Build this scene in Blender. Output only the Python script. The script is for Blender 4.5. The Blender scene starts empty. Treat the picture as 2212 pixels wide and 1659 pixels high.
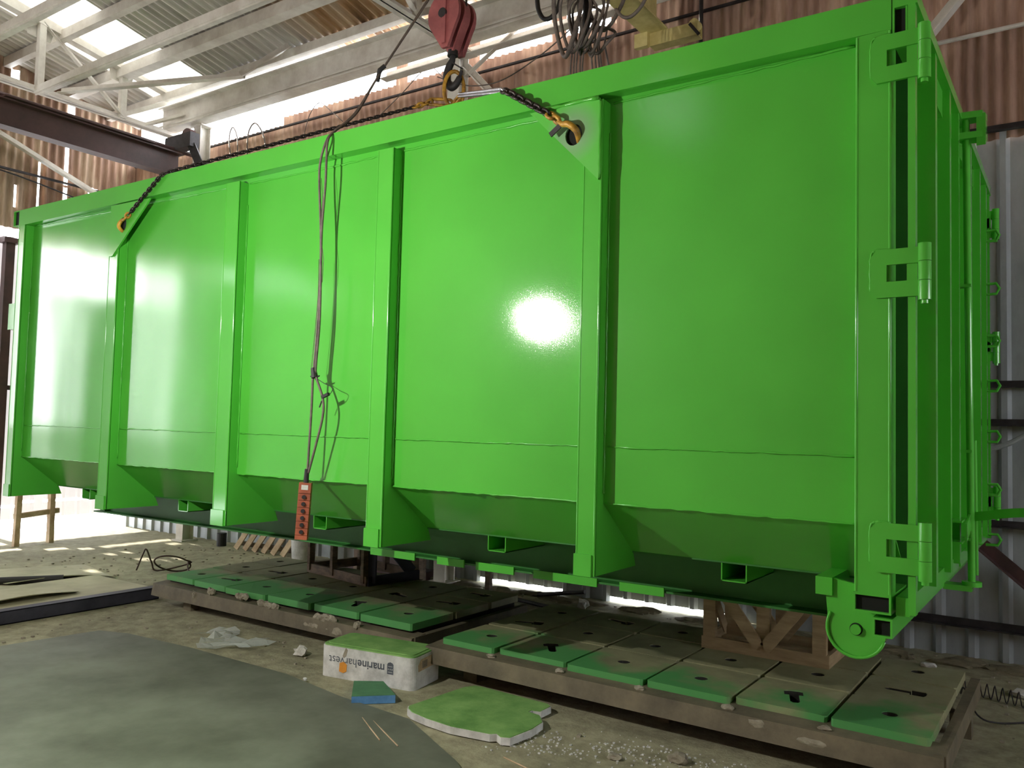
import bpy, bmesh, math, random
from mathutils import Vector, Matrix
from mathutils.geometry import tessellate_polygon

random.seed(7)
S = bpy.context.scene
COL = S.collection
PI = math.pi

# ------------------------------------------------------------------ camera
cam_d = bpy.data.cameras.new('camera'); cam_o = bpy.data.objects.new('camera', cam_d); COL.objects.link(cam_o)
_r = Vector((0.8242994690611329, 0.5656253508848615, 0.024461147600055026))
_u = Vector((0.009566260578025402, -0.05711476694736934, 0.9983217868278248))
_f = Vector((-0.5660732037149327, 0.8226821171223578, 0.05249059156636853))
M = Matrix((_r, _u, -_f)).transposed().to_4x4(); M.translation = Vector((7.25, -3.682, 1.848))
cam_o.matrix_world = M
cam_d.sensor_width = 36.0; cam_d.lens = 1798.44 / 2212 * 36.0
cam_d.clip_start = 0.05; cam_d.clip_end = 200
S.camera = cam_o

# ------------------------------------------------------------------ light + exposure
S.view_settings.view_transform = 'Standard'; S.view_settings.look = 'None'
S.view_settings.gamma = 1.0; S.view_settings.use_curve_mapping = False
S.view_settings.exposure = 0.0
S.cycles.max_bounces = 7; S.cycles.diffuse_bounces = 4; S.cycles.glossy_bounces = 4
S.cycles.transmission_bounces = 6
S.cycles.sample_clamp_indirect = 4.0; S.cycles.caustics_reflective = False; S.cycles.caustics_refractive = False
W = bpy.data.worlds.new('world'); S.world = W; W.use_nodes = True
W.node_tree.nodes['Background'].inputs[0].default_value = (0.93, 0.96, 1.0, 1)
W.node_tree.nodes['Background'].inputs[1].default_value = 12.0

def light(name, kind, loc, energy, color=(1, 1, 1), rot=None, **kw):
    d = bpy.data.lights.new(name, kind); o = bpy.data.objects.new(name, d); COL.objects.link(o)
    o.location = loc; d.energy = energy; d.color = color
    if rot is not None: o.rotation_euler = rot
    for k, v in kw.items(): setattr(d, k, v)
    return o
# hand lamp on the left of the photographer (its glare sits on the third and fourth panels)
light('work_lamp', 'POINT', (3.22, -2.50, 2.83), 325, (1.0, 0.98, 0.90), shadow_soft_size=0.022)
# daylight through the open doorway in the left end wall
for nm, yy, zz, e, sz, sy in (('doorway_daylight_edge', -2.82, 3.05, 55, 2.7, .48), ('doorway_daylight_edge', -4.72, 3.0, 42, 2.9, .34), ('doorway_daylight_top', -3.75, 4.22, 75, .62, 2.3)):
    light(nm, 'AREA', (-6.40, yy, zz), e, (0.95, 1.0, 1.0), (0, -PI/2, 0), shape='RECTANGLE', size=sz, size_y=sy)
# low sun from the left end of the shed
sun = light('sun', 'SUN', (-20, 3, 6), 26.0, (1.0, 0.90, 0.74), None, angle=math.radians(0.9))
sun.rotation_euler = Vector((1.0, -0.10, -0.235)).to_track_quat('-Z', 'Y').to_euler()

# ------------------------------------------------------------------ materials
def new_mat(name):
    m = bpy.data.materials.new(name); m.use_nodes = True
    nt = m.node_tree; b = nt.nodes['Principled BSDF']
    return m, nt, b
def srgb(r, g, b):
    f = lambda c: (c/255/12.92) if c/255 <= 0.04045 else ((c/255+0.055)/1.055)**2.4
    return (f(r), f(g), f(b), 1.0)
def coords(nt, scale=(1, 1, 1)):
    tc = nt.nodes.new('ShaderNodeTexCoord'); mp = nt.nodes.new('ShaderNodeMapping')
    mp.inputs['Scale'].default_value = scale
    nt.links.new(tc.outputs['Object'], mp.inputs['Vector']); return mp.outputs['Vector']
def noise(nt, vec, scale, detail=4, rough=0.55):
    n = nt.nodes.new('ShaderNodeTexNoise'); n.inputs['Scale'].default_value = scale
    n.inputs['Detail'].default_value = detail; n.inputs['Roughness'].default_value = rough
    nt.links.new(vec, n.inputs['Vector']); return n.outputs['Fac']
def ramp(nt, fac, stops):
    r = nt.nodes.new('ShaderNodeValToRGB'); e = r.color_ramp.elements
    e[0].position, e[0].color = stops[0]; e[1].position, e[1].color = stops[1]
    for p, c in stops[2:]:
        k = e.new(p); k.color = c
    nt.links.new(fac, r.inputs['Fac']); return r.outputs['Color']
def mix(nt, fac, a, b):
    m = nt.nodes.new('ShaderNodeMix'); m.data_type = 'RGBA'
    if isinstance(fac, float): m.inputs[0].default_value = fac
    else: nt.links.new(fac, m.inputs[0])
    for i, v in ((6, a), (7, b)):
        if isinstance(v, tuple): m.inputs[i].default_value = v
        else: nt.links.new(v, m.inputs[i])
    return m.outputs[2]
def bump(nt, b, h, strength=0.3, dist=0.01, prev=None):
    n = nt.nodes.new('ShaderNodeBump'); n.inputs['Strength'].default_value = strength
    n.inputs['Distance'].default_value = dist; nt.links.new(h, n.inputs['Height'])
    if prev is not None: nt.links.new(prev, n.inputs['Normal'])
    nt.links.new(n.outputs['Normal'], b.inputs['Normal']); return n.outputs['Normal']
W1 = (1, 1, 1, 1); K1 = (0, 0, 0, 1)

def simple(name, c, rough=0.6, metal=0.0, c2=None, ns=6.0, bs=None, bd=0.004, stretch=(1, 1, 1)):
    m, nt, b = new_mat(name); v = coords(nt, stretch)
    c2 = c2 or tuple(x*0.65 for x in c[:3])+(1,)
    f = noise(nt, v, ns, 6, 0.65)
    nt.links.new(ramp(nt, f, [(0.32, c2), (0.68, c)]), b.inputs['Base Color'])
    b.inputs['Roughness'].default_value = rough; b.inputs['Metallic'].default_value = metal
    bump(nt, b, noise(nt, v, bs or ns*6, 3), 0.4, bd)
    return m

def green_paint(name, wave=0.0, peel=0.14, base=(0.090, 0.50, 0.052, 1)):
    m, nt, b = new_mat(name); v = coords(nt)
    f = noise(nt, v, 1.3, 3)
    b2 = tuple(x*0.86 for x in base[:3])+(1,)
    nt.links.new(ramp(nt, f, [(0.3, b2), (0.7, base)]), b.inputs['Base Color'])
    b.inputs['Roughness'].default_value = 0.5
    b.inputs['Specular IOR Level'].default_value = 0.08
    b.inputs['Coat Weight'].default_value = 0.85; b.inputs['Coat Roughness'].default_value = 0.09
    p = None
    if wave:
        vs = coords(nt, (1.0, 1.0, 0.42))
        p = bump(nt, b, noise(nt, vs, 1.15, 1), 1.0, wave)
    p = bump(nt, b, noise(nt, v, 240, 2), peel, 0.0006, p)
    if p is not None: nt.links.new(p, b.inputs['Coat Normal'])
    return m
GREEN = green_paint('green_gloss_paint', 0.0)
GPANEL = green_paint('green_paint_on_thin_sheet', 0.014, 0.30)
BEAD = green_paint('green_painted_weld', 0.0, 1.0)
GDARK = simple('shade_black_in_hollows', (0.004, 0.006, 0.004, 1), 0.9)  # near-black colour standing for shade in tubes, holes and gaps
UNDER = simple('green_paint_darkened_for_shade', (0.03, 0.20, 0.03, 1), 0.55, 0.0, (0.022, 0.15, 0.022, 1), 3)  # the body green darkened: shade under the container put into the colour
GUSSET = None
def gusset_mat():
    m, nt, b = new_mat('green_paint_with_bare_grey_patch'); v = coords(nt)
    tc = nt.nodes.new('ShaderNodeTexCoord')
    d = nt.nodes.new('ShaderNodeVectorMath'); d.operation = 'DISTANCE'
    nt.links.new(tc.outputs['Object'], d.inputs[0]); d.inputs[1].default_value = (5.07, 0, 3.39)
    c = ramp(nt, d.outputs['Value'], [(0.07, (0.19, 0.39, 0.18, 1)), (0.17, (0.090, 0.50, 0.052, 1))])
    nt.links.new(c, b.inputs['Base Color']); b.inputs['Roughness'].default_value = 0.4
    b.inputs['Coat Weight'].default_value = 0.5; b.inputs['Coat Roughness'].default_value = 0.15
    return m
GUSSET = gusset_mat()

def rust_sheet(name, tall=True, tones=None):
    m, nt, b = new_mat(name)
    v = coords(nt, (1.6, 1.6, 0.22)); v2 = coords(nt, (3.2, 3.2, 0.5)); v3 = coords(nt)
    a = noise(nt, v, 1.6, 6, 0.62); c = noise(nt, v2, 3.0, 5, 0.7)
    tones = tones or [(0.30, srgb(122, 96, 86)), (0.50, srgb(178, 142, 124)), (0.62, srgb(214, 182, 158)), (0.80, srgb(206, 196, 184))]
    c1 = ramp(nt, a, tones)
    c2 = ramp(nt, c, [(0.35, srgb(140, 108, 94)), (0.7, srgb(208, 174, 150))])
    nt.links.new(mix(nt, 0.45, c1, c2), b.inputs['Base Color'])
    b.inputs['Roughness'].default_value = 0.75; b.inputs['Metallic'].default_value = 0.05
    bump(nt, b, noise(nt, v3, 60, 4), 0.3, 0.003)
    return m
RUST = rust_sheet('rusty_corrugated_iron')
RUST2 = rust_sheet('rusty_iron_with_pale_streaks', True, [(0.34, srgb(84, 60, 50)), (0.47, srgb(128, 94, 72)), (0.56, srgb(196, 176, 150)), (0.75, srgb(92, 84, 70))])
GALV = simple('grey_galvanised_sheet', srgb(184, 190, 192), 0.5, 0.25, srgb(146, 152, 154), 2.0, 40, 0.002, (1, 1, 0.4))
ROOF = simple('grey_roof_sheet', srgb(186, 180, 172), 0.6, 0.1, srgb(120, 110, 102), 1.1, 30, 0.003, (2.5, 0.35, 1))
def roof_mat():
    m, nt, b = new_mat('stained_corrugated_roof_sheet')
    v = coords(nt, (3.0, 0.35, 0.35)); f = noise(nt, v, 1.4, 6, 0.65)
    vb = coords(nt); big = noise(nt, vb, 0.45, 2)
    grey = ramp(nt, f, [(0.3, srgb(168, 162, 158)), (0.65, srgb(226, 222, 216))])
    tan = ramp(nt, f, [(0.30, srgb(96, 70, 52)), (0.46, srgb(176, 138, 98)), (0.66, srgb(206, 186, 160))])
    tc = nt.nodes.new('ShaderNodeTexCoord'); sx = nt.nodes.new('ShaderNodeSeparateXYZ'); nt.links.new(tc.outputs['Object'], sx.inputs[0])
    ad = nt.nodes.new('ShaderNodeMath'); ad.operation = 'MULTIPLY_ADD'; nt.links.new(big, ad.inputs[0]); ad.inputs[1].default_value = 2.4; nt.links.new(sx.outputs[0], ad.inputs[2])
    mr = nt.nodes.new('ShaderNodeMapRange'); nt.links.new(ad.outputs[0], mr.inputs[0]); mr.inputs[1].default_value = -0.6; mr.inputs[2].default_value = 0.3
    nt.links.new(mix(nt, mr.outputs[0], grey, tan), b.inputs['Base Color'])
    b.inputs['Roughness'].default_value = 0.65
    return m
ROOF = roof_mat()
ROOF.node_tree.nodes['Principled BSDF'].inputs['Metallic'].default_value = 0.35; ROOF.node_tree.nodes['Principled BSDF'].inputs['Roughness'].default_value = 0.4
def translucent(name, c, fac):
    m, nt, b = new_mat(name); nt.links.new(ramp(nt, noise(nt, coords(nt, (1, 1, 0.3)), 1.5, 4), [(0.3, tuple(x*0.8 for x in c[:3])+(1,)), (0.7, c)]), b.inputs['Base Color'])
    b.inputs['Roughness'].default_value = 0.6
    t = nt.nodes.new('ShaderNodeBsdfTranslucent'); t.inputs['Color'].default_value = c
    mx = nt.nodes.new('ShaderNodeMixShader'); mx.inputs[0].default_value = fac
    out = nt.nodes['Material Output']
    nt.links.new(b.outputs[0], mx.inputs[1]); nt.links.new(t.outputs[0], mx.inputs[2]); nt.links.new(mx.outputs[0], out.inputs['Surface'])
    return m
FIBRE = translucent('white_translucent_wall_sheet', (0.80, 0.77, 0.82, 1), 0.045)
SKYL = translucent('translucent_roof_light_sheet', (0.9, 0.88, 0.8, 1), 0.30)
WSTEEL = simple('white_painted_steel', srgb(232, 228, 220), 0.55, 0.0, srgb(196, 188, 178), 3.0, 40, 0.002)
BROWNS = simple('dark_brown_painted_steel', srgb(96, 68, 66), 0.5, 0.0, srgb(60, 44, 44), 2.0, 40, 0.002)
DARKS = simple('dark_grey_steel', srgb(62, 58, 60), 0.55, 0.3, srgb(34, 32, 34), 8)
REDP = simple('red_hook_block_paint', srgb(176, 100, 100), 0.5, 0.0, srgb(140, 74, 76), 5)
YELL = simple('yellow_crane_paint', srgb(226, 212, 148), 0.55, 0.0, srgb(184, 166, 104), 4)
YCHAIN = simple('worn_yellow_paint', srgb(220, 168, 58), 0.45, 0.1, srgb(116, 82, 40), 14)
CHAIN = simple('dark_oily_chain_steel', srgb(74, 66, 64), 0.35, 0.7, srgb(38, 34, 34), 30)
CHROME = simple('bright_wrapped_chain', srgb(228, 228, 236), 0.2, 0.8, srgb(170, 170, 180), 30)
CABLE = simple('grey_brown_cable', srgb(118, 106, 98), 0.6, 0.0, srgb(78, 70, 66), 18)
BLACK = simple('black_rubber', srgb(38, 36, 38), 0.6)
ORANGE = simple('worn_orange_plastic', srgb(176, 96, 68), 0.5, 0.0, srgb(138, 72, 52), 12)
WHITE = simple('white_label', srgb(225, 225, 218), 0.5, 0.0, srgb(190, 190, 184), 10)
FOAM = simple('white_polystyrene', srgb(226, 226, 224), 0.8, 0.0, srgb(176, 176, 172), 9, 120, 0.003)
FOAMG = simple('polystyrene_with_green_overspray', (0.26, 0.48, 0.14, 1), 0.75, 0.0, (0.11, 0.27, 0.06, 1), 4.5, 120, 0.003)
BLUEF = simple('blue_foam_board', srgb(96, 150, 200), 0.8, 0.0, srgb(70, 116, 164), 9, 100, 0.003)
BLUEG = simple('blue_foam_with_green_dust', srgb(86, 140, 96), 0.8, 0.0, srgb(66, 112, 80), 6, 100, 0.002)
INK = simple('grey_printing_ink', srgb(92, 98, 108), 0.7)
STICK = simple('orange_sticker', srgb(240, 160, 60), 0.6)
TANL = simple('torn_tan_shipping_label', srgb(206, 184, 150), 0.7, 0.0, srgb(176, 150, 116), 30)
PAPER = simple('crumpled_white_paper', srgb(222, 220, 212), 0.8, 0.0, srgb(176, 174, 168), 20)
WOOD = simple('raw_pine_board', srgb(176, 154, 118), 0.75, 0.0, srgb(136, 114, 84), 3.0, 50, 0.002, (1, 1, 6))
WOODD = simple('dirty_grey_brown_board', srgb(150, 130, 112), 0.8, 0.0, srgb(100, 86, 76), 4, 50, 0.002, (2, 2, 6))
PALE = simple('pale_pallet_wood', srgb(214, 190, 158), 0.75, 0.0, srgb(160, 134, 104), 5)
BLUEB = simple('dark_blue_painted_board', srgb(44, 48, 68), 0.7)
WIRE = simple('rusty_wire', srgb(84, 66, 56), 0.6, 0.3)
def film():
    m, nt, b = new_mat('crumpled_clear_plastic_film')
    b.inputs['Base Color'].default_value = (0.75, 0.82, 0.8, 1); b.inputs['Roughness'].default_value = 0.25
    b.inputs['Alpha'].default_value = 0.42
    bump(nt, b, noise(nt, coords(nt), 22, 3), 0.8, 0.01); return m
FILM = film()

def floor_mat():
    m, nt, b = new_mat('dusty_concrete_floor'); v = coords(nt)
    a = noise(nt, v, 0.9, 8, 0.62); c = noise(nt, v, 7.0, 8, 0.7); e = noise(nt, v, 38, 4, 0.7)
    c1 = ramp(nt, a, [(0.32, srgb(112, 110, 88)), (0.52, srgb(160, 156, 126)), (0.72, srgb(196, 190, 158))])
    c2 = ramp(nt, c, [(0.36, srgb(98, 94, 76)), (0.62, srgb(182, 178, 146))])
    c3 = mix(nt, 0.45, c1, c2)
    sp = ramp(nt, e, [(0.60, K1), (0.72, W1)])
    nt.links.new(mix(nt, sp, c3, srgb(176, 170, 150)), b.inputs['Base Color'])
    b.inputs['Roughness'].default_value = 0.85
    p = bump(nt, b, c, 0.7, 0.02); bump(nt, b, e, 0.5, 0.006, p)
    return m
FLOOR = floor_mat()
SHEETF = simple('dusty_steel_floor_plate', srgb(132, 138, 122), 0.55, 0.15, srgb(92, 96, 82), 1.2, 26, 0.002)
SHEETL = simple('dusty_tan_floor_sheet', srgb(196, 192, 160), 0.7, 0.0, srgb(158, 154, 126), 1.6, 26, 0.003)

def iron(name, top=True, lo=1.30, hi=1.62):
    # dusty brown casting, sprayed green along the long edge that faces the painter
    m, nt, b = new_mat(name); v = coords(nt)
    a = noise(nt, v, 2.2, 8, 0.65); g = noise(nt, v, 2.1, 3)
    base = ramp(nt, a, [(0.32, srgb(128, 118, 94)), (0.55, srgb(160, 150, 118)), (0.75, srgb(178, 170, 138))])
    tc = nt.nodes.new('ShaderNodeTexCoord'); sx = nt.nodes.new('ShaderNodeSeparateXYZ'); nt.links.new(tc.outputs['Object'], sx.inputs[0])
    ad = nt.nodes.new('ShaderNodeMath'); ad.operation = 'MULTIPLY_ADD'
    nt.links.new(g, ad.inputs[0]); ad.inputs[1].default_value = -1.7; nt.links.new(sx.outputs[1], ad.inputs[2])
    mr = nt.nodes.new('ShaderNodeMapRange'); nt.links.new(ad.outputs[0], mr.inputs[0])
    mr.inputs[1].default_value = lo-0.85; mr.inputs[2].default_value = hi-0.85; mr.inputs[3].default_value = 0.92; mr.inputs[4].default_value = 0.12
    nt.links.new(mix(nt, mr.outputs[0], base, srgb(74, 158, 84)), b.inputs['Base Color'])
    b.inputs['Roughness'].default_value = 0.6; b.inputs['Metallic'].default_value = 0.1
    bump(nt, b, noise(nt, v, 90, 4), 0.4, 0.002)
    return m
IRONR = iron('cast_iron_with_green_overspray', True, 1.28, 1.60)
IRONL = iron('cast_iron_with_faint_green_overspray', True, 1.55, 1.95)
BEAMM = simple('rough_brown_iron_beam', srgb(124, 114, 92), 0.7, 0.0, srgb(80, 74, 60), 3.0, 40, 0.006)
IRONK = simple('black_iron', srgb(44, 42, 36), 0.8, 0.0, srgb(26, 25, 22), 8)  # hole linings and base casting, darker than the plates
MORT = simple('crumbled_grey_mortar', srgb(168, 162, 144), 0.9, 0.0, srgb(120, 112, 96), 12, 40, 0.01)

# ------------------------------------------------------------------ mesh builder
class MB:
    def __init__(self): self.bm = bmesh.new()
    def hexa(self, P):
        v = [self.bm.verts.new(p) for p in P]
        for f in ((0, 3, 2, 1), (4, 5, 6, 7), (0, 1, 5, 4), (1, 2, 6, 5), (2, 3, 7, 6), (3, 0, 4, 7)):
            self.bm.faces.new([v[i] for i in f])
        return self
    def box(self, x0, x1, y0, y1, z0, z1):
        return self.hexa([(x0, y0, z0), (x1, y0, z0), (x1, y1, z0), (x0, y1, z0), (x0, y0, z1), (x1, y0, z1), (x1, y1, z1), (x0, y1, z1)])
    def frame(self, a, b, up=(0, 0, 1)):
        a = Vector(a); b = Vector(b); d = (b-a).normalized(); up = Vector(up)
        if abs(d.dot(up)) > 0.98: up = Vector((0, 1, 0)) if abs(d.y) < .9 else Vector((1, 0, 0))
        s = d.cross(up).normalized(); t = s.cross(d).normalized(); return a, b, d, s, t
    def bar(self, a, b, w, h, up=(0, 0, 1), e=0.0):
        a, b, d, s, t = self.frame(a, b, up); a = a-d*e; b = b+d*e
        c = [(-w/2, -h/2), (w/2, -h/2), (w/2, h/2), (-w/2, h/2)]
        P = [a+s*x+t*y for x, y in c]+[b+s*x+t*y for x, y in c]
        v = [self.bm.verts.new(p) for p in P]
        for f in ((0, 3, 2, 1), (4, 5, 6, 7), (0, 1, 5, 4), (1, 2, 6, 5), (2, 3, 7, 6), (3, 0, 4, 7)): self.bm.faces.new([v[i] for i in f])
        return self
    def sweep(self, a, b, prof, up=(0, 0, 1)):
        a, b, d, s, t = self.frame(a, b, up); n = len(prof)
        A = [self.bm.verts.new(a+s*x+t*y) for x, y in prof]; B = [self.bm.verts.new(b+s*x+t*y) for x, y in prof]
        for i in range(n): j = (i+1) % n; self.bm.faces.new((A[i], A[j], B[j], B[i]))
        tris = tessellate_polygon([[Vector((x, y, 0)) for x, y in prof]])
        for q in tris:
            try: self.bm.faces.new([A[i] for i in q]); self.bm.faces.new([B[i] for i in q])
            except ValueError: pass
        return self
    def ibeam(self, a, b, w, h, t, up=(0, 0, 1)):
        W2, H2, T = w/2, h/2, t/2
        return self.sweep(a, b, [(-W2, -H2), (W2, -H2), (W2, -H2+t), (T, -H2+t), (T, H2-t), (W2, H2-t), (W2, H2), (-W2, H2), (-W2, H2-t), (-T, H2-t), (-T, -H2+t), (-W2, -H2+t)], up)
    def angle(self, a, b, w, t=0.008, up=(0, 0, 1)):
        return self.sweep(a, b, [(0, 0), (w, 0), (w, t), (t, t), (t, w), (0, w)], up)
    def channel(self, a, b, w, h, t, up=(0, 0, 1)):
        return self.sweep(a, b, [(-w/2, -h/2), (w/2, -h/2), (w/2, h/2), (w/2-t, h/2), (w/2-t, -h/2+t), (-w/2+t, -h/2+t), (-w/2+t, h/2), (-w/2, h/2)], up)
    def prism(self, outer, a, b, axis='y', holes=()):
        # outer: 2D loop; axis 'y': (x,z) loop extruded from y=a to y=b; 'x': (y,z); 'z': (x,y)
        mp = {'y': lambda p, k: (p[0], k, p[1]), 'x': lambda p, k: (k, p[0], p[1]), 'z': lambda p, k: (p[0], p[1], k)}[axis]
        loops = [list(outer)]+[list(h) for h in holes]
        A = [[self.bm.verts.new(mp(p, a)) for p in L] for L in loops]; B = [[self.bm.verts.new(mp(p, b)) for p in L] for L in loops]
        fa = sum(A, []); fb = sum(B, [])
        for q in tessellate_polygon([[Vector((p[0], p[1], 0)) for p in L] for L in loops]):
            try: self.bm.faces.new([fa[i] for i in q]); self.bm.faces.new([fb[i] for i in q])
            except ValueError: pass
        for LA, LB in zip(A, B):
            n = len(LA)
            for i in range(n): j = (i+1) % n; self.bm.faces.new((LA[i], LA[j], LB[j], LB[i]))
        return self
    def cyl(self, a, b, r, n=16, r2=None):
        a, b, d, s, t = self.frame(a, b); r2 = r if r2 is None else r2
        A = []; B = []
        for i in range(n):
            q = 2*PI*i/n; v = s*math.cos(q)+t*math.sin(q)
            A.append(self.bm.verts.new(a+v*r)); B.append(self.bm.verts.new(b+v*r2))
        for i in range(n): j = (i+1) % n; self.bm.faces.new((A[i], A[j], B[j], B[i]))
        self.bm.faces.new(A[::-1]); self.bm.faces.new(B); return self
    def tube(self, pts, r, n=8, closed=False, radii=None):
        pts = [Vector(p) for p in pts]; m = len(pts); rings = []; prev = None
        for i, p in enumerate(pts):
            a = pts[(i-1) % m] if (closed or i > 0) else p; b = pts[(i+1) % m] if (closed or i < m-1) else p
            d = (b-a).normalized()
            if prev is None:
                up = Vector((0, 0, 1)) if abs(d.z) < .9 else Vector((1, 0, 0)); s = d.cross(up).normalized()
            else:
                s = (prev-d*prev.dot(d)).normalized()
            prev = s; t = d.cross(s); rr = radii[i] if radii else r
            rings.append([self.bm.verts.new(p+(s*math.cos(2*PI*k/n)+t*math.sin(2*PI*k/n))*rr) for k in range(n)])
        for i in range(m if closed else m-1):
            A, B = rings[i], rings[(i+1) % m]
            for k in range(n): l = (k+1) % n; self.bm.faces.new((A[k], A[l], B[l], B[k]))
        if not closed: self.bm.faces.new(rings[0][::-1]); self.bm.faces.new(rings[-1])
        return self
    def build(self, name, mat, parent=None, smooth=False, bevel=0.0, seg=1):
        bm = self.bm
        if bevel: bmesh.ops.bevel(bm, geom=[e for e in bm.edges if e.is_manifold and len(e.link_faces) == 2 and e.calc_face_angle(0) > 0.5], offset=bevel, segments=seg, affect='EDGES', clamp_overlap=True)
        bmesh.ops.recalc_face_normals(bm, faces=bm.faces)
        me = bpy.data.meshes.new(name); bm.to_mesh(me); bm.free()
        me.materials.append(mat)
        if smooth:
            for p in me.polygons: p.use_smooth = True
        o = bpy.data.objects.new(name, me); COL.objects.link(o)
        if parent is not None:
            o.parent = parent; o.matrix_parent_inverse = Matrix.Translation(-Vector(parent_world(parent)))
        return o
def parent_world(o):
    # every mesh sits at the world origin; empties sit at their own location
    return Vector(o.location) if o.type == 'EMPTY' else Vector((0, 0, 0))
def autosmooth(o, ang=35):
    me = o.data
    for p in me.polygons: p.use_smooth = True
    try: me.set_sharp_from_angle(angle=math.radians(ang))
    except Exception: pass
    return o
def tag(o, label=None, cat=None, group=None, kind=None):
    if label: o['label'] = label
    if cat: o['category'] = cat
    if group: o['group'] = group
    if kind: o['kind'] = kind
    return o
def thing(name, label, cat, loc, group=None):
    o = bpy.data.objects.new(name, None); COL.objects.link(o); o.location = loc; o.empty_display_size = 0.1
    return tag(o, label, cat, group)
def struct(o): o['kind'] = 'structure'; return o
def sm(pts, n=6):
    # Catmull-Rom smoothing of a polyline
    P = [Vector(p) for p in pts]; out = []
    for i in range(len(P)-1):
        p0 = P[max(i-1, 0)]; p1 = P[i]; p2 = P[i+1]; p3 = P[min(i+2, len(P)-1)]
        for k in range(n):
            t = k/n; out.append(0.5*((2*p1)+(p2-p0)*t+(2*p0-5*p1+4*p2-p3)*t*t+(3*p1-p0-3*p2+p3)*t**3))
    out.append(P[-1]); return out
def circ(cx, cy, r, n=20, ry=None, ph=0.0):
    ry = ry or r
    return [(cx+r*math.cos(2*PI*i/n+ph), cy+ry*math.sin(2*PI*i/n+ph)) for i in range(n)]

# ------------------------------------------------------------------ the shed
def sheet(name, mat, org, U, V, N, nu_len, vs, pitch, amp, prof='sin', hole=None, thick=0.0):
    # corrugated sheet: U along the wall, V up (at stations vs), N out of the wall
    org, U, V, N = map(Vector, (org, U, V, N)); us = []; n = int(round(nu_len/pitch))
    if prof == 'sin':
        k = 6
        for i in range(n*k+1): us.append((i*pitch/k, amp*math.sin(2*PI*i/k)))
    else:
        for i in range(n):
            b = i*pitch; us += [(b, 0), (b+pitch*.58, 0), (b+pitch*.70, amp), (b+pitch*.88, amp)]
        us.append((n*pitch, 0))
    bm = bmesh.new(); g = [[bm.verts.new(org+U*u+V*v+N*h) for (u, h) in us] for v in vs]
    for j in range(len(vs)-1):
        for i in range(len(us)-1):
            if hole and hole((us[i][0]+us[i+1][0])/2, (vs[j]+vs[j+1])/2): continue
            bm.faces.new((g[j][i], g[j][i+1], g[j+1][i+1], g[j+1][i]))
    me = bpy.data.meshes.new(name); bm.to_mesh(me); bm.free(); me.materials.append(mat)
    if prof == 'sin':
        for p in me.polygons: p.use_smooth = True
    o = bpy.data.objects.new(name, me); COL.objects.link(o); return o

fl = MB(); fl.box(-6.55, 13, -9, 4.5, -0.15, 0.0); struct(fl.build('floor', FLOOR))
wb = thing('wall_back', None, None, (0, 4.45, 0)); struct(wb)
def kid(o, p): o.parent = p; o.matrix_parent_inverse = Matrix.Translation(-Vector(parent_world(p))); return o
def back_hole(u, v):
    x = u-6.5
    return v < 0.06 and ((1.3 < x < 2.35) or (3.0 < x < 4.5))
kid(sheet('lower_sheeting', GALV, (-6.5, 4.47, 0), (1, 0, 0), (0, 0, 1), (0, -1, 0), 19.5, [-0.01, 0.052, 4.5], 0.25, 0.035, 'trap', back_hole), wb)
def win_hole(u, v):
    x = u-6.5
    return (v > 6.33 and -6.4 < x < -2.6) or v > 6.45 and ((-6.4 < x < -0.35) or (-0.15 < x < 0.75) or (1.05 < x < 2.1) or (2.3 < x < 2.9))
kid(sheet('rusty_sheeting', RUST, (-6.5, 4.44, 0), (1, 0, 0), (0, 0, 1), (0, -1, 0), 19.5, [4.42, 5.5, 6.1, 6.30, 6.42, 6.56, 6.86, 7.02], 0.105, 0.017, 'sin', win_hole), wb)

wl = thing('wall_left', None, None, (-6.5, 0, 0)); struct(wl)
rnd = random.Random(3)
# small tears low in the sheeting let the sun through
TEARS = [(2.78, 3.05, .50), (3.1, 4.25, .50), (2.45, 2.75, .44), (1.45, 2.35, .36), (2.86, 3.0, .66), (3.12, 3.22, .66), (2.62, 2.74, .72), (3.02, 3.17, .83), (3.2, 3.32, .89), (3.38, 3.5, .89), (3.98, 4.1, .60), (4.2, 4.3, .66), (2.1, 2.3, .93)]
vs = sorted(set([0.24, 4.62]+[round(t[2]+d, 3) for t in TEARS for d in (-.022, .022)]))
def tear(u, v):
    y = u-9.0
    if -4.95 < y < -2.55 : return v < 4.6
    return any(a < y < b and abs(v-z) < .02 for a, b, z in TEARS)
kid(sheet('white_sheeting', FIBRE, (-6.5, -9, 0), (0, 1, 0), (0, 0, 1), (1, 0, 0), 13.5, vs, 0.25, 0.035, 'trap', tear), wl)
def slit(u, v):
    y = u-9.0
    return (3.19 < y < 3.25 and 5.0 < v < 6.35 and not 5.60 < v < 5.64) or (2.78 < y < 2.82 and 5.0 < v < 5.9) or (2.44 < y < 2.47 and 5.1 < v < 5.45) or (3.6 < y < 3.75 and 5.60 < v < 5.7) or (4.28 < y < 4.40 and 5.64 < v < 5.75) or (2.3 < y < 2.42 and 7.0 < v < 7.25) or (3.2 < y < 3.32 and 6.75 < v < 7.1)
kid(sheet('rusty_sheeting', RUST2, (-6.48, -9, 0), (0, 1, 0), (0, 0, 1), (1, 0, 0), 13.5, [4.76, 5.0, 5.1, 5.45, 5.60, 5.64, 5.7, 5.75, 5.9, 6.35, 6.75, 7.0, 7.1, 7.25, 8.4, 9.7], 0.125, 0.022, 'sin', slit), wl)
dl = MB().box(-6.47, -6.44, -4.50, -3.10, .02, 3.85); struct(dl.build('door_1', FIBRE))
nb = MB().box(-9.2, -9.0, -8, -1.2, 0, 6.5); struct(nb.build('added_sun_blocker_1', WHITE))   # unseen wall added outside the doorway to block sun and sky
wf = MB()
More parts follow.
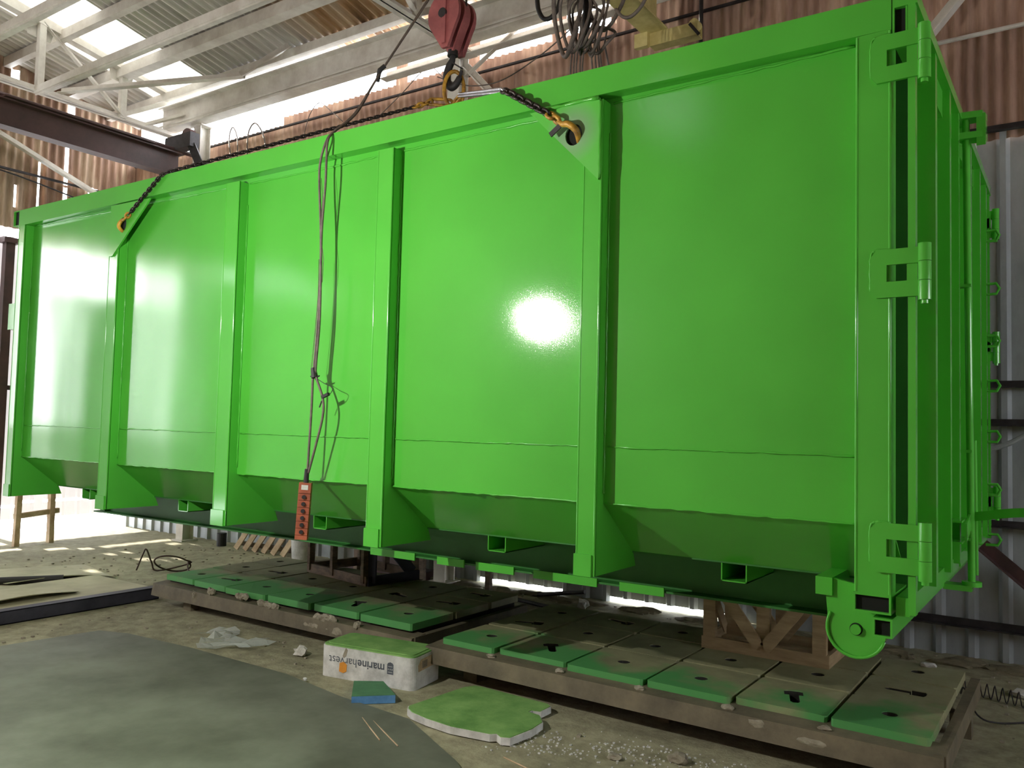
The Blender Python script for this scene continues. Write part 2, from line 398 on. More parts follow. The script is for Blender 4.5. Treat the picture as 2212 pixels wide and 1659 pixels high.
for x0, x1, z0, z1 in ((-6.5, 1.4, 0, 9.8), (1.4, 1.75, 0, 7.1), (1.4, 1.75, 7.6, 9.8), (1.75, 13, 0, 9.8)): wf.box(x0, x1, -9.1, -9.0, z0, z1)
struct(wf.build('wall_front', RUST))
wr = MB()
for y0, y1, z0, z1 in ((-9.1, -3.0, 0, 9.8), (2.5, 4.6, 0, 9.8), (-3.0, 2.5, 0, 2.4), (-3.0, 2.5, 3.5, 9.8)): wr.box(13.0, 13.1, y0, y1, z0, z1)
struct(wr.build('wall_right', RUST))
RZ = lambda y: 7.02+(4.1-y)*0.2
sl = Vector((0, -1, 0.2))
roof = thing('ceiling', None, None, (0, 0, 7)); struct(roof)
kid(sheet('corrugated_roofing', ROOF, (-3.75, 4.62, RZ(4.62)), (1, 0, 0), sl, (0, 0, 1), 16.8, [0, 1.6, 3.2, 7, 13.8], 0.14, 0.03, 'sin'), roof)
kid(sheet('roof_light_sheeting', SKYL, (-5.15, 4.62, RZ(4.62)), (1, 0, 0), sl, (0, 0, 1), 1.4, [0, 1.6, 3.2, 7, 13.8], 0.14, 0.03, 'sin'), roof)
kid(sheet('corrugated_roofing', ROOF, (-6.55, 4.62, RZ(4.62)), (1, 0, 0), sl, (0, 0, 1), 1.4, [0, 1.6, 3.2, 7, 13.8], 0.14, 0.03, 'sin'), roof)

# purlins
for y, w, h, lab in ((3.88, .10, .12, 'pale eaves purlin just above the runway girder'), (3.15, .16, .16, 'wide whitish roof purlin, second up from the eaves'), (2.22, .10, .14, 'white roof purlin, third up from the eaves'), (0.9, .10, .14, 'white roof purlin highest up the visible slope')):
    tag(MB().channel((-6.45, y, RZ(y)-.03-h/2), (12.9, y, RZ(y)-.03-h/2), w, h, .012).build('roof_purlin', WSTEEL), lab, 'purlin', None)
for y, z, lab in ((1.93, 6.40, 'cream longitudinal tie crossing the trusses at bottom chord level'), (0.80, 6.40, 'cream longitudinal tie nearest the top left corner')):
    b = MB(); b.bar((-4.8, y, z), (12.9, y, z), .11, .10); b.bar((-4.8, y-.03, z-.055), (12.9, y-.03, z-.055), .018, .03)
    tag(b.build('roof_tie', WSTEEL), lab, 'tie beam')
def truss(x, lab, ys=(3.15, 1.93, 0.6, -0.8, -2.3)):
    t = thing('roof_truss', lab, 'truss', (x, 4.0, 6.38))
    zb = 6.38; zt = lambda y: 7.05+(4.2-y)*0.165
    b = MB(); b.angle((x, 4.25, zb), (x, -8.9, zb), .09); b.angle((x-.02, -8.9, zb), (x-.02, 4.25, zb), .09); b.build('bottom_chord', WSTEEL, t)
    b = MB(); b.bar((x, 4.3, zt(4.3)), (x, -8.9, zt(-8.9)-.05), .14, .16); b.build('top_chord', WSTEEL, t)
    prev = 4.15
    for i, y in enumerate(ys):
        MB().bar((x+.02, y, zb+.02), (x+.02, y, zt(y)), .09, .09).build('web_post', WSTEEL, t)
        a = (x, y, zt(y)-.05) if i % 2 else (x, prev, zt(prev)-.05); c = (x, prev, zb+.04) if i % 2 else (x, y, zb+.04)
        MB().angle(a, c, .07).build('diagonal', WSTEEL, t)
        MB().prism([(y-.16, zt(y)-.24), (y+.16, zt(y)-.26), (y+.2, zt(y)-.08), (y-.2, zt(y)-.02)], x-.06, x-.045, 'x').build('gusset_plate', WSTEEL, t)
        prev = y
    return t
truss(-4.8, 'cream painted roof truss at the far left end of the shed')
truss(1.1, 'white roof truss above the red hook block')
truss(7.0, 'white roof truss above the container door end, mostly out of frame')
# bracing in the roof and along the wall
def brace(a, b, w, lab, mat=WSTEEL, cat='brace', round_=False):
    m = MB()
    if round_: m.cyl(a, b, w, 8)
    else: m.angle(a, b, w, .01)
    return tag(m.build('steel_brace', mat), lab, cat)
brace((-4.8, 2.25, 6.46), (-2.05, 3.3, 6.47), .09, 'flat grey diagonal brace running level from the far left truss')
brace((-2.05, 3.25, 6.47), (-1.75, 3.80, 7.02), .08, 'white strut rising steeply to the eaves purlin')
brace((-4.9, 3.55, 6.40), (-4.3, 4.15, 6.72), .07, 'pale short strut from the far left truss up to the runway girder')
brace((1.00, 4.22, 6.25), (1.98, 4.22, 5.20), .08, 'white wall brace running down right behind the container')
brace((1.05, 4.20, 6.12), (1.95, 4.20, 6.62), .06, 'white wall brace rising right from the middle column')
brace((6.08, 4.22, 5.20), (7.3, 4.22, 6.60), .11, 'pale brace against rust at the top right corner')
brace((6.5, 4.30, 0.95), (7.6, 4.30, -0.0), .10, 'dark brace low on the grey wall at the far right', BROWNS)
brace((-6.3, 1.6, 6.26), (-6.3, 3.95, 5.40), .10, 'grey diagonal brace on the rusty end wall', WSTEEL)
# columns
def column(x, y, lab, mat=WSTEEL):
    m = MB(); m.ibeam((x, y, 0), (x, y, 6.44), .17, .19, .014, (0, 1, 0)); m.box(x-.14, x+.14, y-.14, y+.14, 0, .02); m.box(x-.14, x+.14, y-.12, y+.12, 6.44, 6.465)
    return tag(m.build('steel_column', mat), lab, 'column')
column(0.97, 4.12, 'white steel column behind the yellow master link')
column(-4.15, 4.12, 'white steel column at the far left end of the runway girder')
m = MB(); m.bar((-6.30, 2.33, 0), (-6.30, 2.33, 4.48), .12, .13); m.box(-6.4, -6.2, 2.22, 2.46, 4.48, 4.56)
tag(m.build('wall_post', BROWNS), 'dark brown post with a cap against the white end wall', 'post')
# girts
def girt(a, b, w, h, lab, mat=DARKS, name='wall_girt'):
    return tag(MB().angle(a, b, w, .012).build(name, mat), lab, 'girt')
girt((-6.4, 4.38, 6.22), (12.9, 4.38, 6.22), .035, 0, 'dark wall girt high on the rusty back wall')
girt((-6.4, 4.36, 4.46), (12.9, 4.36, 4.46), .06, 0, 'dark wall girt where the rusty sheets meet the grey sheets')
girt((2.0, 4.36, 2.28), (12.9, 4.36, 2.28), .06, 0, 'upper of the two close dark girts on the grey wall at right')
girt((2.0, 4.36, 1.96), (12.9, 4.36, 1.96), .06, 0, 'lower of the two close dark girts on the grey wall at right')
girt((2.0, 4.36, 1.12), (12.9, 4.36, 1.12), .06, 0, 'dark girt at knee height on the grey wall at right')
girt((2.0, 4.36, .27), (12.9, 4.36, .27), .07, 0, 'lowest dark girt near the foot of the grey wall at right')
girt((-.3, 4.20, 6.36), (12.9, 4.20, 6.36), .13, 0, 'light grey wall rail right of the master link', WSTEEL)
girt((-6.40, -2.4, 2.24), (-6.40, 4.3, 2.24), .07, 0, 'dark girt on the white end wall at left', BROWNS)
girt((-6.38, -2.4, 5.62), (-6.38, 4.3, 5.62), .04, 0, 'thin dark girt on the rusty end wall at left', DARKS)
tag(MB().cyl((4.02, 4.30, 4.5), (4.02, 4.30, 7.0), .022, 10).build('vertical_conduit', DARKS), 'dark vertical conduit on the rusty wall right of the yellow crane', 'pipe')
tag(MB().cyl((6.15, 4.28, 5.31), (9.0, 4.28, 5.34), .02, 8).build('wall_pipe', WSTEEL), 'thin pale pipe on the rusty wall at the top right', 'pipe')
tag(MB().tube(sm([(6.3, 4.28, 1.70), (6.7, 4.27, 1.80), (7.1, 4.28, 2.02), (8, 4.3, 2.3)]), .022, 8).build('wall_pipe', GALV), 'bent grey pipe between the dark girts at right', 'pipe')

# crane runway girder (white, built-up) and cranes
g = thing('crane_runway_girder', 'big white crane runway girder under the eaves', 'girder', (0, 4.0, 6.46))
MB().ibeam((-5.0, 3.98, 6.65), (12.9, 3.98, 6.65), .20, .38, .02).build('girder', WSTEEL, g)
MB().box(-5.0, 12.9, 3.87, 3.875, 6.50, 6.53).build('edge_strip', WSTEEL, g)
b = thing('bridge_crane', 'dark brown crane bridge beam across the top left', 'crane', (-4.2, 3.6, 5.6))
MB().ibeam((-4.2, 3.75, 5.74), (-4.2, -8.8, 5.74), .20, .36, .018).build('bridge_beam', BROWNS, b)
MB().cyl((-4.32, 4.25, 6.02), (-4.32, -3, 6.02), .035, 8).build('guard_pipe', BROWNS, b)
MB().bar((-4.55, 3.82, 6.12), (-3.9, 3.82, 6.12), .16, .22).build('end_carriage', DARKS, b, bevel=.01)
MB().cyl((-4.1, 3.80, 6.20), (-4.1, 3.9, 6.20), .13, 16).build('wheel', BROWNS, b)
MB().bar((-3.95, 3.8, 6.05), (-3.78, 3.9, 5.62), .04, .12).build('bracket', DARKS, b)
MB().box(-4.34, -4.06, 1.2, 3.3, 5.93, 5.95).build('walkway_plate', BROWNS, b)

y = thing('bridge_crane', 'yellow crane bridge beam with a cross bar at top centre right', 'crane', (3.75, 3.6, 5.7))
MB().ibeam((3.78, 3.72, 5.98), (3.78, -8.5, 5.98), .26, .36, .016).build('bridge_beam', YELL, y)
MB().channel((3.72, 3.78, 5.735), (4.22, 3.78, 5.735), .13, .13, .012).build('end_carriage', YELL, y)
MB().bar((4.15, 3.70, 5.78), (4.24, 3.70, 5.66), .03, .03).build('carriage_pin', DARKS, y)
MB().cyl((4.17, 3.74, 5.80), (4.17, 3.84, 5.80), .05, 14).build('wheel', YELL, y)
MB().box(3.58, 3.72, 3.66, 3.72, 5.66, 5.80).build('end_stop', YELL, y)
tr = MB(); tr.box(2.6, 3.3, 1.35, 1.95, 6.15, 6.45); tr.bar((2.6, 1.64, 6.30), (3.8, 1.64, 6.30), .2, .1); tr.build('hoist_trolley', DARKS, y, bevel=.02)

# ------------------------------------------------------------------ the container
XL, XR, ZT, ZB, WY = -0.87, 6.60, 3.70, 1.12, 3.28
PY = 0.08                       # side sheet stands back from the posts
ZF, ZL, YL = 1.477, 1.195, 0.43 # fold of the side sheet, lower edge of the sloped sheet
C = thing('roll_off_container', 'huge glossy green steel waste container hanging from chains', 'container', (2.9, 1.64, 1.0))
POSTS = [(-.87, -.76), (.68, .815), (2.18, 2.33), (3.67, 3.80), (5.13, 5.24)]
CR = (6.46, 6.60)
def my(y, side): return y if side == 0 else WY-y
def bead(a, b, r, parent, seed, name='weld_seam'):
    rr = random.Random(seed); a = Vector(a); b = Vector(b); L = (b-a).length; n = max(4, int(L/0.035))
    pts = []; rad = []
    for i in range(n+1):
        pts.append(a.lerp(b, i/n)+Vector((0, rr.uniform(-.002, .001), rr.uniform(-.0025, .0025)))); rad.append(r*rr.uniform(.7, 1.9))
    return MB().tube(pts, r, 6, False, rad).build(name, BEAD, parent, True)
for side in (0, 1):
    q = lambda y: my(y, side)
    # side sheet folded in under the body
    m = MB(); prof = [(PY, ZT-.02), (PY, ZF), (YL, ZL), (YL+.01, ZL+.006), (PY+.012, ZF+.005), (PY+.012, ZT-.02)]
    m.prism([(q(a), c) for a, c in prof], XL+.005, XR-.01, 'x'); sp = m.build('side_sheet', GPANEL, C)
    MB().box(XL, XR, min(q(0), q(.11)), max(q(0), q(.11)), 3.556, ZT).build('top_rail', GREEN, C, bevel=.006, seg=2)
    for i, (x0, x1) in enumerate(POSTS):
        # folded post: front flange and two webs that widen into a foot
        f = MB(); y0, y1 = sorted((q(0), q(.010))); f.box(x0, x1, y0, y1, ZB, 3.556)
        for xa in (x0, x1-.008):
            f.prism([(q(.004), ZB), (q(.46), ZB), (q(YL), ZL), (q(PY), ZF), (q(PY), 3.556), (q(.004), 3.556)], xa, xa+.008, 'x')
        post = f.build('post', GREEN, C, bevel=.003, seg=2)
        e = MB()
        for xe in (x0+.0055, x1-.0055): e.cyl((xe, q(.0035), ZB+.10), (xe, q(.0035), 3.552), .0062, 14)
        autosmooth(e.build('folded_edge', GREEN, post), 50)
        w = MB(); y0, y1 = sorted((q(-.010), q(.07))); w.box(x0-.006, x1+.004-.02, y0, y1, ZB-.004, ZB+.105); w.build('foot_cap', GREEN, post, bevel=.006, seg=2)
    m = MB(); y0, y1 = sorted((q(0), q(.10))); m.box(CR[0], CR[1], y0, y1, 1.205, 3.556); cp = m.build('corner_post', GREEN, C, bevel=.009, seg=3)
    e = MB()
    for xe in (CR[0]+.0055, CR[1]-.0055): e.cyl((xe, q(.0035), 1.21), (xe, q(.0035), 3.552), .0068, 14)
    autosmooth(e.build('folded_edge', GREEN, cp), 50)
    if side == 0:
        xs = [XL]+[p for P in POSTS for p in P]+[CR[0]]
        for i in range(5):
            xa, xb = POSTS[i][1], (POSTS[i+1][0] if i < 4 else CR[0])
            bead((xa+.02, PY-.002, 1.763), (xb, PY-.002, 1.763), .0035, sp, 10+i)
            bead((xa+.01, PY-.002, ZF), (xb, PY-.002, ZF), .004, sp, 20+i)
            bead((xa+.02, PY-.003, 3.553), (xb-.02, PY-.003, 3.553), .004, sp, 30+i)
            bead((xa+.003, PY-.004, ZF+.05), (xa+.003, PY-.004, 3.4), .004, sp, 40+i)
        bead((4.86, -.014, 3.563), (5.22, -.014, 3.563), .007, C, 50)
        bead((5.228, -.005, 3.14), (5.228, -.005, 3.54), .007, C, 51)
    # lifting gussets over the second and fifth post
    for (poly, hx) in (([(5.226, 3.13), (5.226, 3.562), (4.80, 3.562)], 5.076), ([(.70, 3.15), (.70, 3.562), (1.25, 3.562), (1.22, 3.53), (.75, 3.15)], .886)):
        cx, cz = hx, 3.393
        y0, y1 = sorted((q(-.014), q(-.001)))
        m = MB().prism(poly, y0, y1, 'y', [circ(cx, cz, .050, 20, .058)])
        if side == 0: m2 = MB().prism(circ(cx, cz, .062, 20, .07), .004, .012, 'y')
        lp_ = m.build('lifting_plate', GUSSET if side == 0 and hx > 3 else GREEN, C)
        if side == 0: m2.build('hole_shade', GDARK, lp_)  # dark disc stands for the shadow behind the lifting hole
# ends of the frame: open square tubes
def tube_end(name, x0, x1, z0, z1, y0=0.0, y1=WY, t=.008, parent=C):
    m = MB()
    m.box(x0, x1, y0, y1, z0, z0+t); m.box(x0, x1, y0, y1, z1-t, z1); m.box(x0, x0+t, y0, y1, z0+t, z1-t); m.box(x1-t, x1, y0, y1, z0+t, z1-t)
    o = m.build(name, GREEN, parent)
    MB().box(x0+t, x1-t, y0+.018, y0+.024, z0+t, z1-t).build('tube_shade_cap', GDARK, o)  # near-black cap just inside the mouth stands for shade in the tube
    return o
tube_end('rear_cross_tube', 6.455, 6.60, 1.128, 1.205)
tube_end('rear_sill', 6.53, 6.605, 1.035, 1.112)
tube_end('top_end_tube', 6.604, 6.662, 3.50, 3.70)
tube_end('top_end_tube', -.985, -.872, 3.556, 3.70)
m = MB(); m.box(XL, XL+.02, .09, WY-.09, 1.2, 3.6); m.box(XL-.06, XL, .05, .15, 1.2, 3.55); m.box(XL-.06, XL, WY-.15, WY-.05, 1.2, 3.55)
for k in range(4): m.box(XL-.07, XL, .15, WY-.15, 1.5+k*.5, 1.58+k*.5)
m.build('front_bulkhead', GREEN, C)
m = MB(); m.box(-.985, -.865, .0, .09, 2.632, 2.862); m.build('side_hook_plate', GREEN, C, bevel=.008)
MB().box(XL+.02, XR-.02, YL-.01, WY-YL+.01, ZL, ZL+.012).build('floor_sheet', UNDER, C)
for x in (1.22, 2.82, 4.345, 5.80, -.25):
    m = MB(); t = .006; a, b2, z0, z1 = x-.066, x+.066, 1.105, 1.195
    for s0, s1 in ((YL-.01, WY-YL+.01),):
        m.box(a, b2, s0, s1, z0, z0+t); m.box(a, a+t, s0, s1, z0, z1); m.box(b2-t, b2, s0, s1, z0, z1)
    m.build('cross_member', GREEN, C, bevel=.002)
for side in (0, 1):
    q = lambda y: my(y, side)
    m = MB(); yr = q(.86)
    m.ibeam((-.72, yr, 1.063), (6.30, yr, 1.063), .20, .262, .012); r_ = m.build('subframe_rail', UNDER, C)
    if side == 0:
        for xa, xb in ((3.0, 3.42), (3.62, 3.85), (3.95, 4.25), (4.40, 4.85), (5.0, 5.28)):
            MB().bar((xa, q(.752), .938), (xb, q(.752), .938), .012, .05).build('lamplit_strip', BEAD, r_)  # brighter bars shaped as lamplit stretches of the rail between post shadows
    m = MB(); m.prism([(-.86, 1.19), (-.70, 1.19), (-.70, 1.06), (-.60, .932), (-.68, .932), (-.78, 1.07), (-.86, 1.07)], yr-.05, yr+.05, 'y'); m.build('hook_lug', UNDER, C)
    # rear roller in its bracket
    ya = q(.115); yb = q(.135); y0, y1 = min(ya, yb), max(ya, yb)
    rl = thing('rear_roller', None, None, (6.44, q(.2), 1.03)); kid(rl, C)
    wheel = circ(6.443, 1.030, .118, 28)
    bp = [(6.335, 1.235), (6.53, 1.205), (6.53, 1.03)]+[(6.443+.118*math.cos(a), 1.030+.118*math.sin(a)) for a in [math.radians(d) for d in range(0, -200, -12)]]+[(6.318, 1.165)]
    MB().prism(bp, y0, y1, 'y').build('bracket_plate', GREEN, rl)
    y2 = q(.30); MB().prism(circ(6.443, 1.030, .112, 32), min(q(.14), y2), max(q(.14), y2), 'y').build('wheel', GREEN, rl, bevel=.004)
    m = MB(); m.prism(circ(6.443, 1.030, .022, 18), q(.100) if side == 0 else y1, y0 if side == 0 else q(.1), 'y'); m.build('axle_end', GREEN, rl, bevel=.003)
    ysr = sorted((q(.1125), q(.1155))); MB().prism(circ(6.443, 1.030, .0265, 20), ysr[0], ysr[1], 'y').build('axle_gap_shade', GDARK, rl)
    MB().tube([(6.443+.118*math.cos(math.radians(d)), q(.11), 1.030+.118*math.sin(math.radians(d))) for d in range(150, 345, 12)], .007, 6).build('rim_weld', BEAD, rl, True)
    ys = sorted((q(.10), q(1.0))); m = MB(); m.box(6.278, 6.348, ys[0], ys[1], 1.160, 1.236); m.build('bracket_tube', GREEN, C, bevel=.006)

# hinges: C shaped plate welded on the corner post, barrel on its free ends
for side in (0, 1):
    q = lambda y: my(y, side)
    for zc in (3.428, 2.520, 1.400):
        h = .100; x0, x1 = 6.523, 6.715
        outer = [(x0+.022, zc-h), (x1, zc-h), (x1, zc-.035), (6.585, zc-.035), (6.585, zc+.035), (x1, zc+.035), (x1, zc+h), (x0+.022, zc+h), (x0, zc+h-.03), (x0, zc-h+.03)]
        ys = sorted((q(-.016), q(-.001)))
        hp = MB().prism(outer, ys[0], ys[1], 'y').build('hinge_plate', GREEN, C, bevel=.002)
        yb = q(-.012)
        br = MB()
        for za, zb in ((zc-.118, zc-.040), (zc-.038, zc+.038), (zc+.040, zc+.112)): br.cyl((6.727, yb, za), (6.727, yb, zb), .0245, 20)
        br = autosmooth(br.build('hinge_barrel', GREEN, hp))
        autosmooth(MB().cyl((6.727, yb, zc-.133), (6.727, yb, zc-.116), .014, 14).build('hinge_pin', GREEN, hp))
        ys = sorted((q(-.008), q(.045))); MB().box(6.66, 6.70, ys[0], ys[1], zc-.036, zc+.036).build('door_strap', GREEN, hp)
        if side == 0:
            r0 = random.Random(int(zc*10)); P = [(x0, -.010, zc-h+.03), (x0, -.010, zc+h-.03), (x0+.022, -.010, zc+h), (6.60, -.010, zc+h)]
            pts = sm(P, 8); MB().tube(pts, .005, 6, False, [.005*r0.uniform(.6, 1.5) for _ in pts]).build('hinge_weld', BEAD, hp, True)

# two door leaves of vertical ribs
for leaf, (ya, yb, ribs) in enumerate(((-.005, 1.62, (.56, 1.06, 1.42)), (1.66, WY, (2.02, 2.56, 2.98)))):
    d = thing('door_leaf', None, None, (6.64, ya, 1.14)); kid(d, C)
    MB().box(6.600, 6.606, ya+(.36 if leaf == 0 else .02), yb-.02, 1.16, 3.66).build('door_sheet', GREEN, d)
    if leaf == 0: m = MB(); m.box(6.47, 6.606, .35, .36, 1.16, 3.66); m.box(6.47, 6.476, .10, .36, 1.16, 3.66); m.build('door_jamb_recess', UNDER, d)  # recess sheets take the shade-darkened green so the gap reads dark
    m = MB(); m.box(6.612, 6.70, ya, yb, 3.64, 3.70); m.box(6.612, 6.665, ya+.04, yb, 1.125, 1.20)
    e0, e1 = (ya, ya+.045) if leaf == 0 else (yb-.045, yb)
    m.box(6.664, 6.692, e0, e1, 1.14, 3.64); m.build('door_frame', GREEN, d, bevel=.004)
    e0, e1 = (yb-.05, yb) if leaf == 0 else (ya, ya+.05)
    MB().box(6.612, 6.665, e0, e1, 1.20, 3.64).build('meeting_edge', GREEN, d)
    for yr in ribs: MB().box(6.604, 6.695, yr-.028, yr+.028, 1.18, 3.64).build('door_rib', GREEN, d, bevel=.005)
# locking gear on the near leaf
lk = thing('locking_gear', None, None, (6.71, 1.55, 1.1)); kid(lk, C)
autosmooth(MB().cyl((6.735, 1.55, 1.04), (6.715, 1.55, 3.68), .019, 16).build('locking_rod', GREEN, lk))
autosmooth(MB().cyl((6.752, 1.60, 1.10), (6.745, 1.60, 1.84), .012, 12).build('locking_rod', GREEN, lk))
for z in (2.70, 1.78, 1.30):
    m = MB(); m.box(6.65, 6.74, 1.52, 1.58, z-.008, z+.008); m.build('rod_bracket', GREEN, lk)
for z, r_ in ((3.545, .045), (3.66, .045)):
    m = MB(); m.prism([(6.655, 1.50), (6.80, 1.52), (6.815, 1.62), (6.70, 1.62)], z-.018, z+.018, 'z'); m.build('top_cam', GREEN, lk, bevel=.006)
MB().prism([(1.52, 3.48), (1.60, 3.52), (1.60, 3.66), (1.52, 3.66)], 6.77, 6.815, 'x').build('cam_jaw', GREEN, lk, bevel=.008)
autosmooth(MB().cyl((6.735, 1.55, 1.045), (6.735, 1.55, 1.07), .05, 20).build('rod_foot', GREEN, lk))
m = MB(); m.box(6.60, 6.74, 1.50, 1.60, 1.02, 1.05); m.build('foot_bracket', GREEN, lk)
m = MB(); m.box(6.62, 6.72, 1.25, 1.50, 1.30, 1.31); m.box(6.62, 6.72, 1.25, 1.50, 1.41, 1.42); m.build('latch_box', GREEN, lk)
# long flat lever standing out from the rod
pts = sm([(6.74, 1.56, 1.420), (6.79, 1.54, 1.432), (6.90, 1.51, 1.455), (6.98, 1.50, 1.466), (7.06, 1.48, 1.467)], 5)
m = MB()
for a, b2 in zip(pts[:-1], pts[1:]): m.bar(a, b2, .010, .048, (0, 0, 1), .001)
m.build('lever', GREEN, lk)
MB().prism([(1.33, 1.30), (1.57, 1.36), (1.57, 1.44), (1.50, 1.44), (1.33, 1.40)], 6.725, 6.735, 'x').build('lever_plate', GREEN, lk)
# ladder rungs on the far corner
for z in (3.33, 2.94, 2.56, 2.235, 1.87, 1.49, 1.135):
    autosmooth(MB().tube([(6.66, 3.22, z+.035), (6.735, 3.22, z+.038), (6.755, 3.22, z), (6.735, 3.22, z-.038), (6.66, 3.22, z-.04)], .0105, 10).build('ladder_rung', GREEN, C))

# the long body is slightly bowed where it hangs
def bow(x):
    K = [(-1.0, .052), (-.87, .05), (1.0, .012), (3.2, -.02), (5.2, -.018), (6.7, 0), (9, 0)]
    for (a, u), (b2, v) in zip(K[:-1], K[1:]):
        if x <= b2: return u+(v-u)*max(0, (x-a)/(b2-a))
    return 0
def kids(o):
    for c in [c for c in COL.objects if c.parent == o]:
        yield c; yield from kids(c)
for o in kids(C):
    if o.type == 'MESH':
        for v in o.data.vertices:
            if v.co.z > 2.4: v.co.z += bow(v.co.x)*min(1, (v.co.z-2.4)/1.1)

# ------------------------------------------------------------------ slings, hook block
def link(m, c, d, side, L, w, r, n=12, k=6):
    d = d.normalized(); s = side.normalized(); pts = []
    for i in range(n):
        a = 2*PI*i/n; x = math.cos(a); y = math.sin(a)
        px = (L/2-w/2)*(1 if x > 0 else -1)*(1 if abs(x) > 1e-6 else 0)+x*w/2
        pts.append(c+d*px+s*(y*w/2))
    m.tube(pts, r, k, True)
def chain(path, pitch, r, name, mat, parent, w=None):
    w = w or r*3.6; P = [Vector(p) for p in path]; seg = []; L = 0
    for a, b in zip(P[:-1], P[1:]): seg.append((L, a, b)); L += (b-a).length
    n = max(2, int(L/pitch)); m = MB()
    for i in range(n):
        t = (i+.5)*L/n
        for l0, a, b in seg:
            if t <= l0+(b-a).length+1e-6: break
        d = (b-a).normalized(); c = a+d*(t-l0); up = Vector((0, 0, 1)) if abs(d.z) < .8 else Vector((0, 1, 0))
        s = d.cross(up).normalized(); u = s.cross(d)
        a1 = PI/4 if i % 2 else -PI/4
        link(m, c, d, s*math.cos(a1)+u*math.sin(a1), pitch*1.55, w, r)
    return m.build(name, mat, parent, True)
def hook(pts, r0, name, mat, parent):
    p = sm(pts, 6); n = len(p); rad = [r0*(.7+.5*math.sin(PI*min(1, i/n*1.1)))*(1 if i < n*.85 else .6) for i in range(n)]
    return MB().tube(p, r0, 10, False, rad).build(name, mat, parent, True)

hb = thing('crane_hook_block', 'rust red hook block with a dark hook, top centre', 'hook block', (2.92, 1.64, 4.9))
# two curved cheeks
def cheek(y0, y1):
    P = [(2.905-.03, 4.985), (2.905+.03, 4.985)]+[(2.885+.165*math.cos(math.radians(a)), 5.28+.185*math.sin(math.radians(a))) for a in range(-38, 219, 14)]
    return MB().prism(P, y0, y1, 'y')
ck = cheek(1.60, 1.68).build('housing', REDP, hb, bevel=.012, seg=2); cheek(1.52, 1.55).build('housing', REDP, hb, bevel=.01); cheek(1.73, 1.76).build('housing', REDP, hb, bevel=.01)
MB().box(2.88, 2.92, 1.505, 1.52, 5.02, 5.42).build('cheek_rib', REDP, ck, bevel=.01)
autosmooth(MB().cyl((2.885, 1.50, 5.28), (2.885, 1.78, 5.28), .04, 16).build('sheave_pin', DARKS, hb))
autosmooth(MB().cyl((2.90, 1.64, 4.955), (2.90, 1.64, 5.0), .045, 16).build('swivel_collar', DARKS, hb))
hook([(2.905, 1.64, 4.965), (2.895, 1.64, 4.915), (2.865, 1.64, 4.87), (2.845, 1.64, 4.80), (2.855, 1.64, 4.735), (2.90, 1.64, 4.69), (2.95, 1.64, 4.71), (2.985, 1.64, 4.765), (3.00, 1.64, 4.81)], .030, 'hook', BLACK, hb)
MB().bar((2.90, 1.64, 4.90), (3.00, 1.64, 4.83), .03, .012).build('safety_latch', DARKS, hb)
for x in (2.745, 3.03): autosmooth(MB().cyl((x, 1.64, 5.30), (x, 1.64, 6.17), .009, 8).build('wire_rope', DARKS, hb))

sg = thing('chain_sling', 'four leg chain sling with worn yellow master link on the hook', 'chain sling', (2.93, 1.64, 4.7))
MX, MY = 2.93, 1.64
ml = []
for i in range(24):
    a = 2*PI*i/24; ml.append(Vector((2.925+.066*math.cos(a), 1.64+.05*math.cos(a), 4.665+.155*math.sin(a))))
MB().tube(ml, .017, 10, True).build('master_link', YCHAIN, sg, True)
for a, b in (((2.90, 1.62, 4.55), (2.76, 1.54, 4.56)), ((2.97, 1.60, 4.53), (3.06, 1.56, 4.55))):
    m = MB(); a = Vector(a); b = Vector(b); link(m, (a+b)/2, b-a, Vector((0, .3, 1)), (b-a).length+.04, .06, .013, 16, 8); m.build('coupling_link', YCHAIN, sg, True)
cl = chain([(2.77, 1.54, 4.56), (2.66, 1.44, 4.50)], .035, .010, 'shortening_hook', YCHAIN, sg)
chain([(2.66, 1.44, 4.50), (1.46, .03, 3.765), (1.39, -.02, 3.725), (1.00, -.030, 3.475)], .031, .0062, 'chain_leg', CHAIN, sg)
chain([(1.00, -.030, 3.475), (.93, -.035, 3.43)], .032, .009, 'connector', YCHAIN, sg)
hook([(.94, -.035, 3.44), (.905, -.04, 3.425), (.885, -.045, 3.385), (.885, -.01, 3.35), (.888, .03, 3.36)], .013, 'sling_hook', YCHAIN, sg)
chain([(3.05, 1.56, 4.56), (4.61, .0, 3.715)], .024, .0085, 'wrapped_chain', CHROME, sg)
chain([(4.61, 0, 3.715), (4.67, -.035, 3.68), (4.93, -.035, 3.51)], .031, .0095, 'chain_leg', CHAIN, sg)
chain([(4.93, -.035, 3.51), (5.005, -.04, 3.45)], .034, .011, 'connector', YCHAIN, sg)
hook([(4.995, -.04, 3.455), (5.03, -.05, 3.43), (5.07, -.055, 3.42), (5.105, -.035, 3.385), (5.10, .0, 3.345), (5.08, .03, 3.345)], .015, 'sling_hook', YCHAIN, sg)
MB().bar((4.955, -.05, 3.385), (5.015, -.05, 3.425), .008, .028).build('hook_latch', DARKS, sg)
chain([(2.83, 1.62, 4.50), (2.85, 1.9, 4.40), (1.6, WY-.05, 3.74), (.9, WY+.03, 3.40)], .033, .0065, 'chain_leg', CHAIN, sg)
chain([(3.03, 1.66, 4.52), (3.2, 1.9, 4.42), (4.6, WY-.05, 3.74), (5.07, WY+.03, 3.40)], .033, .0065, 'chain_leg', CHAIN, sg)
MB().tube(sm([(3.03, 1.60, 4.53), (3.08, 1.58, 4.48), (3.14, 1.57, 4.47), (3.17, 1.57, 4.50)], 4), .012, 8).build('spare_grab_hook', YCHAIN, sg, True)

